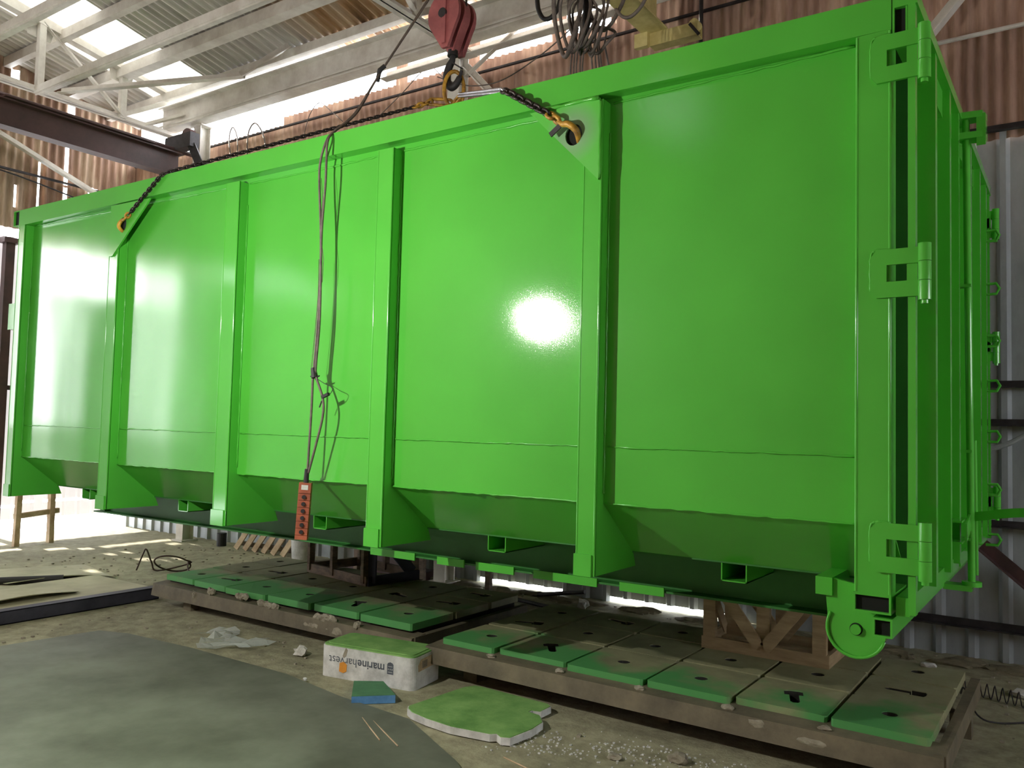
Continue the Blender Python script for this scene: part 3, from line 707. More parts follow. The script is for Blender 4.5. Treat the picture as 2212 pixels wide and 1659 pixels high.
# ------------------------------------------------------------------ crane pendant
pd = thing('crane_pendant', 'orange push button crane pendant hanging on taped grey cables', 'pendant control', (3.15, -.05, 1.10))
def at(u, v, y=-.05):
    # place on the plane of the hanging pendant
    d = _f+_r*((u-1106)/1798.44)+_u*((829.5-v)/1798.44); o = Vector((7.25, -3.682, 1.848)); return o+d*((y-o.y)/d.y)
ax = (at(661, 1042)-at(651, 1165)).normalized(); ctr = at(656, 1103); dep = Vector((-.60, .80, 0)).normalized()
sx_ = ax.cross(dep).normalized(); dep = sx_.cross(ax).normalized()
def pbox(m, c, hw, hh, hd):
    P = []
    for z in (-1, 1):
        for x, y in ((-1, -1), (1, -1), (1, 1), (-1, 1)): P.append(c+ax*(z*hh)+sx_*(x*hw)+dep*(y*hd))
    return m.hexa(P)
H = (at(661, 1042)-at(651, 1165)).length
segh = H/8.2
base = at(651, 1165)
cuts = [1.55]+[1.0]*6+[.65]
z = H; body = None
for i, c in enumerate(cuts):
    hgt = segh*c*.98; cc = base+ax*(z-hgt/2); z -= segh*c
    m = MB(); pbox(m, cc, .038, hgt/2-.001, .026); o = m.build('control_box' if i == 0 else ('button_segment' if i < 7 else 'end_piece'), ORANGE, pd, bevel=.004, seg=2)
    if i == 0: m = MB(); pbox(m, cc+ax*.004-dep*.027, .021, .015, .001); m.build('name_plate', WHITE, o)
    elif i < 7:
        autosmooth(MB().cyl(cc-dep*.024, cc-dep*.036, .0125, 16).build('push_button', BLACK, o))
top = base+ax*H
autosmooth(MB().cyl(top-ax*.005, top+ax*.085, .017, 14, .014).build('strain_relief', BLACK, pd))
c1 = [at(u, v) for u, v in ((664, 1022), (668, 960), (673, 880), (676, 812))]+[at(678, 795), at(686, 700), at(692, 600), at(693, 500), at(690, 400), at(692, 350), at(705, 305)]
c2 = [at(u, v) for u, v in ((666, 1022), (680, 970), (697, 900), (697, 860), (684, 818))]+[at(682, 795), at(690, 700), at(693, 600), at(695, 500), at(703, 400), at(705, 350), at(708, 305)]
tiep = at(820, 160, .50); up1 = at(1004, -130, 1.5); p0 = at(706, 303); p1 = at(708, 303)
k = 0
for c, pp in ((c1, p0), (c2, p1)):
    k += 1; o_ = Vector((.012*k, 0, 0))
    MB().tube(sm(c+[pp.lerp(tiep, .12), pp.lerp(tiep, .5)-Vector((0, 0, .05))+o_, tiep, tiep.lerp(up1, .5)+o_, up1], 6), .0078, 8).build('cable', CABLE, pd, True)
MB().tube([at(u, v, -.052) for u, v in ((689, 560), (687, 640), (680, 720), (675, 770), (672, 798), (677, 802))], .002, 6).build('loose_wire', CABLE, pd, True)
MB().tube([at(u, v, -.048) for u, v in ((694, 385), (697, 430), (692, 500), (699, 560), (696, 610))], .002, 6).build('loose_wire', CABLE, pd, True)
m = MB(); a = at(677, 795); b2 = at(680, 816); m.cyl(a, b2, .017, 10, .022)
for q in ((690, 812), (671, 813), (684, 822)): m.tube([b2, at(*q)], .005, 5)
m.build('tape_wrap', BLACK, pd)
MB().tube(sm([at(685, 818), at(700, 828), at(718, 838), at(712, 852), at(699, 858)], 5), .0022, 6).build('loose_wire', BLACK, pd, True)
m = MB(); m.bar(at(696, 858), at(710, 851), .02, .018); m.bar(at(695, 866), at(690, 880), .006, .006); m.build('tape_wrap', BLACK, pd)
m = MB(); m.tube([tiep+Vector((-.02, 0, -.05)), tiep+Vector((0, 0, .03)), tiep+Vector((.03, .02, .06))], .016, 8); m.build('tie', BLACK, pd)

# cable coils and ropes left of the yellow crane
co = thing('cable_coil', 'tangled loops of grey cable hanging left of the yellow crane beam', 'cable coil', (3.95, 2.0, 5.3))
for i, (cx, cz, rx, rz, r) in enumerate(((3.86, 5.17, .12, .34, .014), (3.92, 5.13, .13, .27, .010), (3.98, 5.10, .12, .20, .009), (4.00, 5.14, .15, .24, .010), (3.93, 5.20, .10, .30, .009), (4.04, 5.20, .13, .34, .009), (3.97, 5.03, .10, .14, .008), (4.02, 5.05, .09, .20, .008), (3.90, 5.12, .07, .22, .008), (4.12, 5.34, .18, .28, .012), (4.06, 5.0, .12, .1, .010))):
    MB().tube([(cx+rx*math.cos(a), 2.0+.02*i-.1+.05*math.sin(2*a), cz+rz*math.sin(a)) for a in [2*PI*j/26 for j in range(26)]], r*1.3, 8, True).build('cable_loop', CABLE, co, True)
m = MB()
m.tube([(3.98, 2.0, 5.02), (3.98, 2.0, 5.9)], .03, 8); m.build('hanging_trunk', BLACK, co)
rp = thing('wire_rope_bundle', 'fan of thin grey ropes dropping from the cable coils', 'rope bundle', (3.95, 2.3, 3.6))
for i, (u0, u1) in enumerate(((1238, 1230), (1243, 1238), (1249, 1243), (1256, 1252), (1262, 1256), (1284, 1292), (1290, 1300), (1294, 1306), (1306, 1326), (1276, 1284))):
    MB().tube([at(u0+6, 60, 2.25), at(u0, 96, 2.25), at((u0+u1)/2-1, 140, 2.25), at(u1, 205, 2.25)], .008, 5).build('rope', CABLE, rp, True)
def wire(pts, r, lab, mat=CABLE, cat='cable'):
    return tag(MB().tube(sm(pts, 6), r, 6).build('hanging_cable', mat, None, True), lab, cat)
wire([at(945, 166, 2.6), at(1010, 185, 2.6), at(1080, 175, 2.6), at(1160, 125, 2.6), at(1225, 70, 2.6), at(1250, 40, 2.6)], .006, 'thin slack cable sagging from the master link towards the coils')
wire([at(820, 250, 4.3), at(870, 200, 4.3), at(922, 146, 4.3), at(950, 160, 4.3), at(975, 190, 4.3)], .006, 'thin dark cable hung on a clip left of the column')
wire([at(655, 300, 4.3), at(668, 250, 4.3), at(690, 222, 4.3), at(715, 240, 4.3), at(740, 262, 4.3)], .006, 'thin dark cable loop on a clip above the middle of the top rail')
wire([at(534, 345, 4.3), at(536, 290, 4.3), at(550, 266, 4.3), at(566, 285, 4.3), at(575, 320, 4.3)], .012, 'wider of two arched cable loops near the left runway end')
wire([at(500, 350, 4.3), at(495, 300, 4.3), at(503, 275, 4.3), at(513, 300, 4.3), at(512, 345, 4.3)], .010, 'narrow arched cable loop nearest the left runway end')
wire([at(1160, -10, 2.2), at(1163, 20, 2.2), at(1174, 40, 2.2), at(1190, 38, 2.2), at(1205, 18, 2.2), at(1212, -10, 2.2)], .020, 'thick dark cable bend at the top edge left of the coils', BLACK)
wire([at(1330, 20, 2.0), at(1345, 36, 2.0), at(1362, 36, 2.0), at(1382, 18, 2.0), at(1396, -6, 2.0)], .014, 'grey cable arc drooping across the yellow crane beam')
wire([(-6.3, 1.5, 5.62), (-6.3, 2.4, 5.55), (-6.3, 3.4, 5.40), (-6.3, 4.3, 5.22)], .012, 'dark cable along the rusty end wall below the brown beam', DARKS)
dg = MB(); rr = random.Random(5)
for i in range(26):
    a = rr.uniform(0, 2*PI); c = Vector((3.13+rr.uniform(0, .42), 1.62+rr.uniform(-.08, .08), 5.62+rr.uniform(-.05, .10))); dg.bar(c-Vector((.05, .03, rr.uniform(-.04, .04))), c+Vector((.05, -.02, rr.uniform(-.04, .05))), .05, .05)
tag(dg.build('rope_drum_chain_heap', DARKS), 'dark heap of bunched hoist chain beside the red hook block', 'chain')

# ------------------------------------------------------------------ slotted floor tables
def keyhole(cx, cy, ang, L=.10, r=.028, R=.055):
    P = [(-L, -r), (L*.25, -r), (L*.25, -R), (L*1.05, -R), (L*1.15, -R*.5), (L*1.15, R*.5), (L*1.05, R), (L*.25, R), (L*.25, r), (-L, r), (-L-r*.8, r*.5), (-L-r*.8, -r*.5)]
    c, s = math.cos(ang), math.sin(ang); return [(cx+x*c-y*s, cy+x*s+y*c) for x, y in P]
def table(lab, xs, ys, mat, keys, fy, zbeam, ledge, legs, group, seed):
    t = thing('slotted_floor_table', lab, 'surface plate', ((xs[0]+xs[-1])/2, (ys[0]+ys[-1])/2, 0), group)
    rr = random.Random(seed)
    MB().box(xs[0]+.04, xs[-1]-.04, ys[0]+.07, ys[-1]-.04, zbeam, .244).build('base_casting', IRONK, t)
    for i in range(len(xs)-1):
        for j in range(len(ys)-1):
            g = .014; gy = .008; x0, x1, y0, y1 = xs[i]+g, xs[i+1]-g, ys[j]+gy, ys[j+1]-gy
            if j == 0: y0 += rr.uniform(-.012, .03)
            c = .014; outer = [(x0+c, y0), (x1-c, y0), (x1, y0+c), (x1, y1-c), (x1-c, y1), (x0+c, y1), (x0, y1-c), (x0, y0+c)]
            cx, cy = (x0+x1)/2+rr.uniform(-.02, .02), (y0+y1)/2+rr.uniform(-.02, .02)
            k = keys.get((i, j)); hole = keyhole(cx, cy, k) if k is not None else circ(cx, cy, .043, 18)
            zt = .300+rr.uniform(-.003, .003)
            o = MB().prism(outer, .246, zt, 'z', [hole]).build('plate', mat, t)
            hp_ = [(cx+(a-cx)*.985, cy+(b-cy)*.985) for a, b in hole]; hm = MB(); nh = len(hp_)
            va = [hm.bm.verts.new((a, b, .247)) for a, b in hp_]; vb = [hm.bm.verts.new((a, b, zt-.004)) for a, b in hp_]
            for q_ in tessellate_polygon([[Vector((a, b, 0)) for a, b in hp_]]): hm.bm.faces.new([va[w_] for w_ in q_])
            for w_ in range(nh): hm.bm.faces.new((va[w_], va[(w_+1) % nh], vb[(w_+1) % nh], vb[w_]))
            hm.build('hole_lining', IRONK, o)
    # long beam along the front with a ledge, and a beam on the end
    z0, z1 = ledge
    MB().prism([(fy, z0), (fy+.02, z1), (ys[0]+.10, z1+.012), (ys[0]+.10, z0)], xs[0]-.05, xs[-1]+.06, 'x').build('front_beam', BEAMM, t)
    MB().box(xs[-1]+.015, xs[-1]+.07, fy+.05, ys[-1]+.02, z0, z1+.005).build('end_beam', BEAMM, t)
    MB().box(xs[0]-.06, xs[0]-.01, fy+.05, ys[-1]+.02, z0, z1).build('end_beam', BEAMM, t)
    for x, y_ in legs: MB().box(x-.06, x+.06, y_-.05, y_+.05, 0, z0+.002).build('leg', BEAMM, t)
    return t
RX = [3.34, 3.83, 4.40, 4.975, 5.53, 6.075, 6.595]; RY = [1.155, 1.715, 2.235, 2.72]
keysR = {(5, 1): 0.0, (4, 0): 1.9, (1, 0): 2.2, (0, 1): .3, (1, 2): -.2}
tR = table('cast iron slotted floor table under the container door end, front edge sprayed green', RX, RY, IRONR, keysR, 1.03, .20, (.14, .252), ((6.60, 2.30), (5.0, 1.4), (3.55, 1.3), (3.6, 2.5), (6.4, 1.45), (6.4, 2.6)), 'slotted floor tables', 1)
LX = [-.37, .11, .62, 1.20, 1.78, 2.34, 2.93]; LY = [1.30, 1.86, 2.36, 2.82]
keysL = {(1, 0): .2, (1, 1): 0.1, (4, 1): 2.9, (4, 0): 2.0, (5, 1): .2, (5, 2): -.1}
tL = table('cast iron slotted floor table at left with chipped mortar along its front', LX, LY, IRONL, keysL, 1.22, .17, (.10, .215), ((.05, 1.36), (2.7, 1.4), (.0, 2.6), (2.7, 2.6)), 'slotted floor tables', 2)
rr = random.Random(11)
def lump(m, c, sx, sy, sz, n=10):
    bm = m.bm; r = bmesh.ops.create_icosphere(bm, subdivisions=2, radius=1.0)
    for v in r['verts']:
        k = 1+rr.uniform(-.28, .28); v.co = Vector((c[0]+v.co.x*sx*k, c[1]+v.co.y*sy*k, c[2]+v.co.z*sz*k))
    return m
for i, (x, w, z) in enumerate(((.95, .07, .26), (1.30, .12, .235), (2.02, .12, .235), (2.10, .14, .15), (1.86, .12, .15), (2.40, .03, .23), (.50, .05, .25), (.24, .03, .19))):
    m = MB()
    for j in range(4): lump(m, (x+(j-1.5)*w*.45, 1.235+rr.uniform(0, .02), z+rr.uniform(-.010, .010)), w*.5, .02, .03)
    m.build('mortar_patch', MORT, tL)
for x in RX[1:-1]:
    lump(MB(), (x+rr.uniform(-.01, .01), 1.10, .262), .035, .022, .016).build('mortar_patch', MORT, tR)
lump(MB(), (5.72, 1.045, .225), .045, .008, .022).build('mortar_patch', MORT, tR); lump(MB(), (6.02, 1.04, .19), .07, .008, .02).build('mortar_patch', MORT, tR)

# ------------------------------------------------------------------ timber stands on the tables
def stand_pine(lab, x0, x1, y0, y1, z0, z1):
    t = thing('timber_stand', lab, 'stand', ((x0+x1)/2, (y0+y1)/2, z0)); w = .10; th = .028
    for yy in (y0, y1-th):
        MB().box(x0, x1, yy, yy+th, z0, z0+.085).build('bottom_board', WOOD, t, bevel=.002); MB().box(x0, x1, yy, yy+th, z1-.09, z1).build('top_board', WOOD, t, bevel=.002)
        for xx in (x0+.01, (x0+x1)/2-.045, x1-w-.01): MB().box(xx, xx+w*.9, yy+.004, yy+th+.02, z0+.06, z1-.03).build('upright', WOOD, t, bevel=.002)
        xm = (x0+x1)/2
        for sx0 in (x0+.10, x1-.10): MB().bar((sx0, yy-.008, z1-.10), (xm+(.02 if sx0 > xm else -.02), yy-.008, z0+.07), .085, .02, (0, 1, 0)).build('diagonal_board', WOOD, t)
    for xx in (x0, x1-th):
        MB().box(xx, xx+th, y0+.03, y1-.03, z0, z0+.085).build('bottom_board', WOOD, t); MB().box(xx, xx+th, y0+.03, y1-.03, z1-.09, z1).build('top_board', WOOD, t)
        MB().bar((xx+th/2+.012, y0+.05, z1-.1), (xx+th/2+.012, y1-.06, z0+.07), .08, .02, (1, 0, 0)).build('diagonal_board', WOOD, t)
    for k in range(3):
        yy = y0+.10+k*(y1-y0-.2)/2; MB().box(x0+.03, x1-.03, yy-.04, yy+.04, z0+.005, z0+.025).build('slat', WOOD, t)
    return t
stand_pine('raw pine stand with crossed boards under the door end of the container', 4.96, 5.845, 2.135, 2.60, .303, .90)
st = thing('timber_stand', 'dark grey brown timber stand on the left floor table', 'stand', (1.1, 2.4, .3))
def R2(x, y): a = -.18; c, s = math.cos(a), math.sin(a); return (.58+x*c-y*s, 2.36+x*s+y*c)
LXs, LYs = 1.04, .62
cs = [R2(0, 0), R2(LXs, 0), R2(LXs, LYs), R2(0, LYs)]
for i in range(4):
    a, b2 = cs[i], cs[(i+1) % 4]; mt = BLUEB if i == 1 else WOODD
    MB().bar((*a, .350), (*b2, .350), .035, .09).build('bottom_board', mt, st); MB().bar((*a, .87), (*b2, .87), .035, .07).build('top_board', mt, st)
for x, y_ in ((.04, 0), (.46, 0), (.99, 0), (.04, LYs), (.5, LYs), (.99, LYs)):
    p = R2(x, y_); MB().bar((*p, .33), (*p, .90), .07, .035, (1, 0, 0)).build('upright', WOODD, st)
a, b2 = R2(1.03, .10), R2(1.03, .55); MB().bar((*b2, .38), (*a, .84), .12, .02, (1, 0, 0)).build('diagonal_board', BLUEB, st)
a, b2 = R2(1.05, .02), R2(1.05, .14); MB().bar((*R2(1.045, .05), .33), (*R2(1.045, .05), .89), .02, .10, (1, 0, 0)).build('upright', BLUEB, st)

# ------------------------------------------------------------------ things lying on the floor
def placed(o_poly, z0, z1, name, mat, lab, cat, par=None, bevel=0.0):
    o = MB().prism(o_poly, z0, z1, 'z').build(name, mat, par, bevel=bevel)
    return tag(o, lab, cat) if lab else o
# polystyrene fish box, upside down
bx = thing('polystyrene_fish_box', 'dirty white polystyrene fish box lying upside down with printed name', 'box', (3.0, .9, 0))
A = Vector((2.604, .677, 0)); ang = math.radians(9.3); ux = Vector((math.cos(ang), math.sin(ang), 0)); uy = Vector((-math.sin(ang), math.cos(ang), 0))
def BP(x, y, z=0): return A+ux*x+uy*y+Vector((0, 0, z))
def rrect(x0, x1, y0, y1, r, n=5):
    P = []
    for cx, cy, a0 in ((x1-r, y0+r, -90), (x1-r, y1-r, 0), (x0+r, y1-r, 90), (x0+r, y0+r, 180)):
        for k in range(n+1): a = math.radians(a0+90*k/n); P.append((cx+r*math.cos(a), cy+r*math.sin(a)))
    return P
def bpoly(P): return [tuple(BP(x, y)[:2]) for x, y in P]
LB_, DB_, HB_ = .80, .376, .235
body = MB().prism(bpoly(rrect(0, LB_, 0, DB_, .045)), 0, HB_-.012, 'z').build('box_body', FOAM, bx, bevel=.004)
MB().prism(bpoly(rrect(.006, LB_-.006, .006, DB_-.006, .045)), HB_-.012, HB_-.002, 'z').build('sprayed_base', FOAMG, bx, bevel=.003)
MB().prism(bpoly(rrect(.03, LB_-.03, .03, DB_-.03, .04)), HB_-.002, HB_+.004, 'z').build('raised_panel', FOAMG, bx, bevel=.002)
def front_poly(P, name, mat, off=.0015, parent=body):
    bm = bmesh.new(); v = [bm.verts.new(BP(x, -off, z)) for x, z in P]
    v2 = [bm.verts.new(BP(x, -.0002, z)) for x, z in P]
    bm.faces.new(v); n = len(v)
    for i in range(n): bm.faces.new((v[i], v2[i], v2[(i+1) % n], v[(i+1) % n]))
    me = bpy.data.meshes.new(name); bm.to_mesh(me); bm.free(); me.materials.append(mat)
    o = bpy.data.objects.new(name, me); COL.objects.link(o); kid(o, parent); return o
def text_on(s, size, name, mat, mw, parent, bold=0.0):
    cu = bpy.data.curves.new(name, 'FONT'); cu.body = s; cu.size = size; cu.extrude = .0004; cu.offset = bold
    to = bpy.data.objects.new('t', cu); COL.objects.link(to); bpy.context.view_layer.update()
    me = bpy.data.meshes.new_from_object(to.evaluated_get(bpy.context.evaluated_depsgraph_get())); bpy.data.objects.remove(to)
    w = max(v.co.x for v in me.vertices); me.transform(mw); me.materials.clear(); me.materials.append(mat); me.name = name
    o = bpy.data.objects.new(name, me); COL.objects.link(o); kid(o, parent); return o, w
# printed name, upside down: starts at the right and runs to the left
fr = Matrix.Identity(4)
for i, v in enumerate((-ux, Vector((0, 0, -1)), -uy)): fr[0][i], fr[1][i], fr[2][i] = v
# rotated half a turn in the plane of the front face
def fmat(x, z): m = fr.copy(); m.translation = BP(x, -.0012, z); return m
t1, w1 = text_on('marine', .084, 'printed_name', INK, fmat(.560, .155), body, .0012)
text_on('harvest', .084, 'printed_name', INK, fmat(.560-w1-.004, .155), body, -.0005)
lg = front_poly([(.580, .092), (.580, .160), (.588, .170), (.606, .176), (.624, .170), (.632, .160), (.632, .092)], 'logo_mark', INK, .0012)
for dx in (.590, .606, .622): front_poly([(dx-.005, .126), (dx, .121), (dx+.005, .126), (dx, .131)], 'logo_cutout', FOAM, .0016, lg)
for za in (.105, .145): front_poly([(.588, za), (.624, za), (.624, za+.003), (.588, za+.003)], 'logo_cutout', FOAM, .0016, lg)
front_poly([(.168, .052), (.205, .044), (.232, .058), (.236, .105), (.205, .124), (.172, .112)], 'orange_sticker', STICK, .003)
front_poly([(.205, .150), (.225, .165), (.238, .21), (.222, .225), (.205, .19), (.195, .165)], 'gouge', MORT, .0018)
bm = bmesh.new(); P = [(.10, .16), (.28, .16), (.30, .20), (.27, .215), (.12, .205), (.08, .19)]
def side_poly(P, name, mat, off):
    bm = bmesh.new(); v = [bm.verts.new(BP(LB_+off, y_, z)) for y_, z in P]; bm.faces.new(v)
    r = bmesh.ops.extrude_face_region(bm, geom=bm.faces[:]); bmesh.ops.translate(bm, verts=[e for e in r['geom'] if isinstance(e, bmesh.types.BMVert)], vec=-ux*.001)
    me = bpy.data.meshes.new(name); bm.to_mesh(me); bm.free(); me.materials.append(mat); o = bpy.data.objects.new(name, me); COL.objects.link(o); kid(o, body); return o
sl_ = side_poly([(.06, .12), (.30, .125), (.315, .175), (.30, .205), (.09, .20), (.055, .165)], 'torn_label', TANL, .0015)
for k in range(6): side_poly([(.11+k*.012, .135), (.116+k*.012, .135), (.116+k*.012, .185), (.11+k*.012, .185)], 'label_print', INK, .0022)

# loose polystyrene lid
lp = [(3.685, .414), (3.66, .45), (3.70, .98), (3.735, 1.05), (3.78, 1.065), (4.345, 1.05), (4.385, 1.02), (4.385, .90), (4.33, .885), (4.33, .84), (4.42, .83), (4.50, .74), (4.515, .60), (4.49, .40), (4.44, .375), (4.39, .405), (4.36, .375), (4.1, .33), (3.9, .345), (3.75, .375)]
ld = thing('polystyrene_lid', 'broken white polystyrene lid with green dust lying on the floor', 'lid', (4.1, .7, 0))
MB().prism(lp, .008, .050, 'z').build('lid_slab', FOAM, ld, bevel=.006)
cxy = (4.08, .71); MB().prism([(cxy[0]+(a-cxy[0])*.985, cxy[1]+(b-cxy[1])*.985) for a, b in lp], .048, .054, 'z').build('sprayed_face', FOAMG, ld, bevel=.002)
bf = thing('blue_foam_offcut', 'small blue foam offcut with a green dusted top beside the fish box', 'foam offcut', (3.15, .6, 0))
bp_ = [(2.93, .60), (3.02, .70), (3.32, .69), (3.44, .573), (3.23, .374), (3.14, .45)]
bp_ = [(3.257, .347), (3.46, .55), (3.195, .715), (3.03, .594)]
MB().prism(bp_, .004, .055, 'z').build('foam_block', BLUEF, bf); MB().prism([(a, b) for a, b in bp_], .055, .058, 'z').build('dusted_top', BLUEG, bf)

def crumple(c, r, name, mat, lab, cat, sq=.7, seed=0):
    rq = random.Random(seed); bm = bmesh.new(); res = bmesh.ops.create_icosphere(bm, subdivisions=2, radius=r)
    for v in bm.verts:
        k = 1+rq.uniform(-.38, .30); v.co = Vector((v.co.x*k*1.2, v.co.y*k, max(v.co.z*k*sq, -r*sq*.8))); v.co += Vector((c[0], c[1], c[2]+r*sq*.8))
    me = bpy.data.meshes.new(name); bm.to_mesh(me); bm.free(); me.materials.append(mat)
    o = bpy.data.objects.new(name, me); COL.objects.link(o); return tag(o, lab, cat)
crumple((2.10, .93, 0), .05, 'crumpled_paper', PAPER, 'crumpled white paper left of the fish box', 'paper', .8, 1)
crumple((2.66, .48, .016), .014, 'polystyrene_crumb', FOAM, 'single white crumb on the floor plate below the fish box', 'crumb', .8, 2)
crumple((6.88, 3.45, 0), .075, 'crumpled_plastic', PAPER, 'crumpled white plastic near the wall at the right edge', 'plastic', .4, 3)
crumple((6.36, 2.67, .292), .04, 'green_lump', FOAM, 'pale green lump behind the last plate of the right floor table', 'lump', .5, 4)
crumple((5.05, .62, .0), .035, 'mortar_lump', MORT, 'grey lump of mortar on the floor before the right floor table', 'lump', .5, 5)
crumple((5.36, .80, .0), .05, 'mortar_lump', MORT, 'pale greenish stone near the bottom edge of the picture', 'lump', .6, 6)
# clear plastic film
bm = bmesh.new(); rq = random.Random(9); n = 12
pf = [(.93, .78), (1.10, .62), (1.50, .55), (1.72, .72), (1.62, 1.0), (1.25, 1.02)]
g = [[bm.verts.new((.95+.75*i/n+rq.uniform(-.02, .02), .62+.38*j/6+.1*math.sin(i*.7)+rq.uniform(-.02, .02), .008+abs(rq.gauss(0, .02)))) for j in range(7)] for i in range(n+1)]
for i in range(n):
    for j in range(6):
        if (i < 3 and j < 2) or (i > 9 and j > 4): continue
        bm.faces.new((g[i][j], g[i+1][j], g[i+1][j+1], g[i][j+1]))
me = bpy.data.meshes.new('plastic_film'); bm.to_mesh(me); bm.free(); me.materials.append(FILM)
o = bpy.data.objects.new('plastic_film', me); COL.objects.link(o); tag(o, 'crumpled clear plastic film on the dusty floor at lower left', 'plastic film')

# floor plates
placed([(.10, -4.2), (.12, -.38), (.22, .34), (.5, .44), (1.3, .50), (2.43, .51), (3.1, .40), (3.75, .36), (4.4, .02), (4.8, -.3), (5.0, -4.2)], .001, .014, 'steel_floor_plate', SHEETF, 'large dusty steel floor plate in the lower left foreground', 'floor plate', None, .002)
ch = MB(); ch.channel((-.68, -3.6, .062), (-.68, 1.44, .062), .12, .12, .008, (1, 0, 0)); ch.box(-.64, -.62, -3.6, 1.44, .002, .122)
tag(ch.build('steel_kerb_beam', simple('blue_black_steel', srgb(72, 72, 84), .5, .3, srgb(48, 48, 58), 3)), 'blue black steel beam lying as a step left of the floor table', 'beam')
MBs = MB().box(-1.75, -.745, -3.6, 1.40, .0, .118); tag(MBs.build('raised_slab', SHEETL), 'tan dusty slab behind the blue black steel beam', 'slab')
def flap(P, lift, name, lab, z=.0, th=.006):
    bm = bmesh.new(); n = 8
    a, b_, c, d = [Vector((*p, 0)) for p in P]; top = []
    for i in range(n+1):
        row = []
        for j in range(n+1):
            s, t = i/n, j/n; p = (a*(1-s)+b_*s)*(1-t)+(d*(1-s)+c*s)*t
            p.z = z+.003+lift*max(0, (s-.5)*2)**2*(.4+.6*math.sin(t*PI))+.006*math.sin(s*5+t*3)*math.sin(t*4); p.z = max(p.z, z+.002); row.append(bm.verts.new(p))
        top.append(row)
    for i in range(n):
        for j in range(n): bm.faces.new((top[i][j], top[i+1][j], top[i+1][j+1], top[i][j+1]))
    r = bmesh.ops.extrude_face_region(bm, geom=bm.faces[:]); bmesh.ops.translate(bm, verts=[e for e in r['geom'] if isinstance(e, bmesh.types.BMVert)], vec=(0, 0, th))
    bmesh.ops.recalc_face_normals(bm, faces=bm.faces)
    me = bpy.data.meshes.new(name); bm.to_mesh(me); bm.free(); me.materials.append(SHEETL)
    o = bpy.data.objects.new(name, me); COL.objects.link(o); return tag(o, lab, 'metal sheet')
flap([(-3.6, .7), (-2.35, .75), (-1.95, 1.75), (-3.1, 2.0)], .07, 'bent_floor_sheet', 'bent tan metal sheet farthest back on the left floor')
flap([(-3.0, -.6), (-1.85, -.3), (-1.85, .85), (-3.0, .8)], .06, 'bent_floor_sheet', 'bent tan metal sheet at the left edge of the picture')
flap([(-1.5, -.5), (-.85, -.4), (-.9, .75), (-1.6, .95)], .05, 'bent_floor_sheet', 'curled tan metal sheet lying on the raised slab', .12)
m = MB().cyl((-2.55, .62, .05), (-2.15, 1.25, .05), .04, 10); tag(m.build('black_bar', BLACK), 'short black bar on the floor near the left edge', 'bar')
def wirething(pts, r, name, lab, cat, mat=WIRE): return tag(MB().tube(pts, r, 6).build(name, mat, None, True), lab, cat)
rq = random.Random(4)
pts = [(-2.2, 2.15, .02), (-2.15, 2.2, .22), (-2.12, 2.22, .27), (-2.05, 2.25, .12), (-2.0, 2.3, .02)]+[(-1.85+.14*math.cos(a), 2.40+.16*math.cos(a+.5), .11+.10*math.sin(a)) for a in [i*.5 for i in range(14)]]+[(-1.55, 2.45, .03), (-1.2, 2.6, .02)]
wirething(sm(pts, 4), .010, 'wire_tangle', 'small tangle of rusty wire on the sunlit floor at left', 'wire')
pts = [(6.50+.0062*i, 3.30-.0022*i+.03*math.cos(i*.785), .055+.05*math.sin(i*.785)) for i in range(80)]
wirething(pts, .004, 'coil_spring', 'thin coiled wire spring on the floor at the right edge', 'spring', DARKS)
wirething(sm([(6.50, 3.2, .02), (6.56, 2.85, .15), (6.66, 2.6, .06), (6.78, 2.65, .02), (7.0, 2.9, .01)]), .006, 'loose_wire', 'thin bent wire beside the coiled spring', 'wire', DARKS)
for a, b_, lab in (((2.3, 4.12, .03), (2.95, 4.0, .16), 'short dark rod leaning up near the back wall'), ((1.75, 3.85, .03), (2.75, 3.65, .03), 'long dark bar lying behind the left floor table'), ((2.9, 3.6, .02), (3.4, 3.55, .02), 'thin dark bar lying between the two floor tables at the back')):
    tag(MB().cyl(a, b_, .022, 8).build('steel_rod', DARKS), lab, 'rod')
crumple((2.98, 3.9, 0), .05, 'white_cup', FOAM, 'little white block on the floor near the back wall', 'block', 1.2, 8)
for a, b_, lab in (((3.35, .335, .006), (4.0, -.02, .018), 'upper of two thin pale sticks beside the polystyrene lid'), ((3.28, .335, .006), (3.86, -.02, .018), 'lower of two thin pale sticks beside the polystyrene lid'), ((4.55, .25, .004), (4.95, .15, .004), 'single thin pale stick near the bottom edge')):
    tag(MB().cyl(a, b_, .004, 6).build('thin_stick', PALE), lab, 'stick')
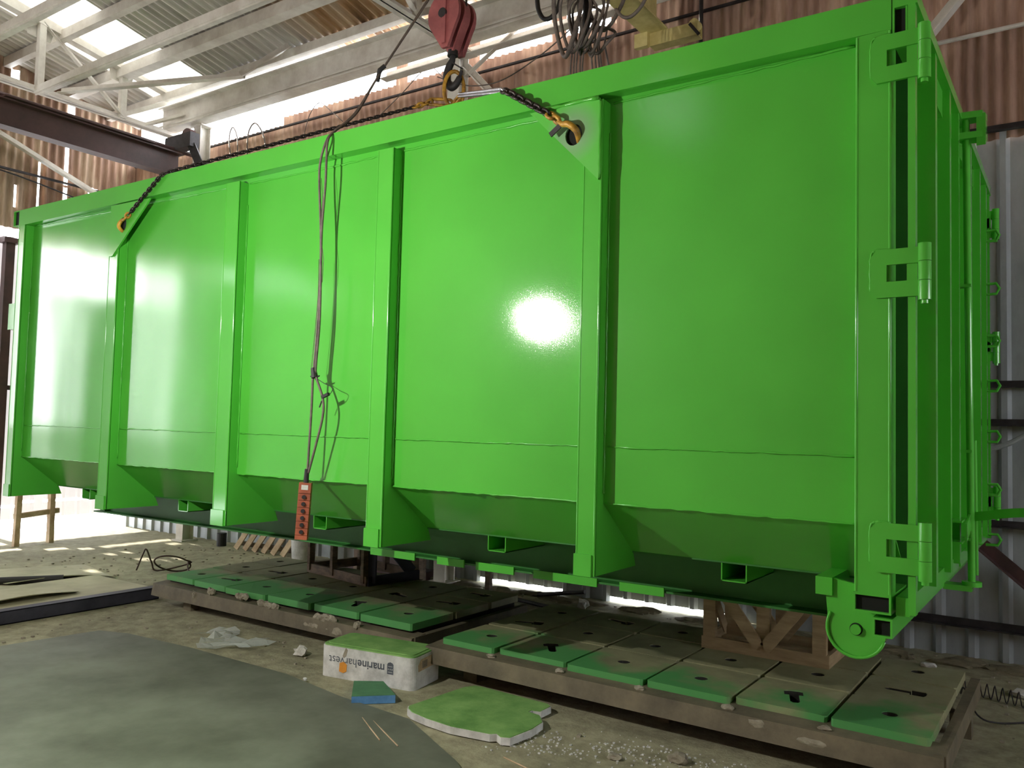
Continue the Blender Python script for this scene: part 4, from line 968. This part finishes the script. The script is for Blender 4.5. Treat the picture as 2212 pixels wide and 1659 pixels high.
# crumbs: nobody could count them
m = MB(); rq = random.Random(21)
for i in range(420):
    x = rq.uniform(4.35, 6.0); y_ = rq.gauss(.52+.30*(x-4.4), .12)
    if y_ > 1.0: continue
    s = rq.uniform(.002, .006); c = Vector((x, y_, s*.6)); m.hexa([c+Vector((a*s, b*s*rq.uniform(.6, 1.2), cc*s*.6)) for cc in (-1, 1) for a, b in ((-1, -1), (1, -1), (1, 1), (-1, 1))])
tag(m.build('polystyrene_crumbs', FOAM), 'scattered white polystyrene crumbs in front of the right floor table', 'crumbs', None, 'stuff')
m = MB()
for i in range(900):
    x = rq.uniform(-4, 7); y_ = rq.uniform(-.5, 4.3)
    if 3.2 < x < 6.75 and .95 < y_ < 2.85 or -.5 < x < 3.1 and 1.1 < y_ < 2.9 or (.0 < x < 5 and y_ < .6) or (2.5 < x < 4.6 and .3 < y_ < 1.3) or (-1.9 < x < -.55 and y_ < 1.6): continue
    s = rq.uniform(.004, .014); c = Vector((x, y_, s*.5)); m.hexa([c+Vector((a*s*rq.uniform(.6, 1.2), b*s, cc*s*.5)) for cc in (-1, 1) for a, b in ((-1, -1), (1, -1), (1, 1), (-1, 1))])
tag(m.build('floor_grit', MORT), 'loose grit and dirt scattered over the concrete floor', 'grit', None, 'stuff')
# dirt ridge along the foot of the back wall
m = MB()
for i in range(90):
    x = rq.uniform(-1.0, 9.0); lump(m, (x, 4.22+rq.uniform(-.12, .05), .0), rq.uniform(.06, .2), .10, rq.uniform(.015, .04))
tag(m.build('dirt_ridge', simple('dark_dirt', srgb(132, 124, 100), .95, 0, srgb(92, 86, 68), 8, 40, .01)), 'ridge of dark dirt along the foot of the back wall', 'dirt', None, 'stuff')

# timber frame leaning at the end wall
lf = thing('timber_frame', 'pale H shaped timber frame standing against the white end wall', 'frame', (-5.3, 2.4, 0))
MB().bar((-5.22, 2.16, 0), (-5.30, 2.22, 1.3), .07, .07).build('upright', PALE, lf); MB().bar((-5.29, 2.67, 0), (-5.37, 2.70, 1.3), .09, .07).build('upright', PALE, lf)
MB().bar((-5.25, 2.14, .42), (-5.34, 2.80, .46), .05, .07, (0, 0, 1)).build('crosspiece', PALE, lf)
# pallet leaning behind
pl = thing('leaning_pallet', 'pale wooden pallet leaning behind the left floor table', 'pallet', (-2.3, 4.25, 0))
for k in range(6):
    x = -2.86+k*.20; MB().bar((x, 4.08, .01), (x+.16, 4.22, .36), .09, .018, (0, 1, 0)).build('pallet_board', PALE, pl)
for z in (.08, .27): MB().bar((-2.85, 4.12+.14*z/.36+.03, z), (-1.65, 4.12+.14*z/.36+.03, z), .05, .06).build('pallet_runner', WOODD, pl)
tag(MB().cyl((-3.28, 4.15, 0), (-3.28, 4.15, .19), .07, 14).build('black_pipe_stub', BLACK), 'short black pipe stub standing left of the leaning pallet', 'pipe stub')
m = MB().cyl((-1.36, 4.02, 0), (-1.36, 4.02, .42), .15, 20, .18); o = m.build('white_bucket', FOAM); tag(autosmooth(o), 'dirty white bucket beside the leaning pallet under the container', 'bucket')
for x, lab in ((-.1, 'rusty angle post behind the left floor table, left one'), (.95, 'rusty angle post behind the left floor table, middle one'), (1.9, 'rusty angle post behind the left floor table, right one')):
    tag(MB().angle((x, 3.75, 0), (x, 3.75, 1.0), .06, .01).build('angle_post', WOODD), lab, 'post')
o = MB(); o.box(-.6, .75, 4.0, 4.25, .0, .10); o.box(-.1, .6, 3.9, 4.2, .10, .34); tag(o.build('scrap_box', BROWNS), 'dark scrap boxes against the foot of the back wall', 'scrap')
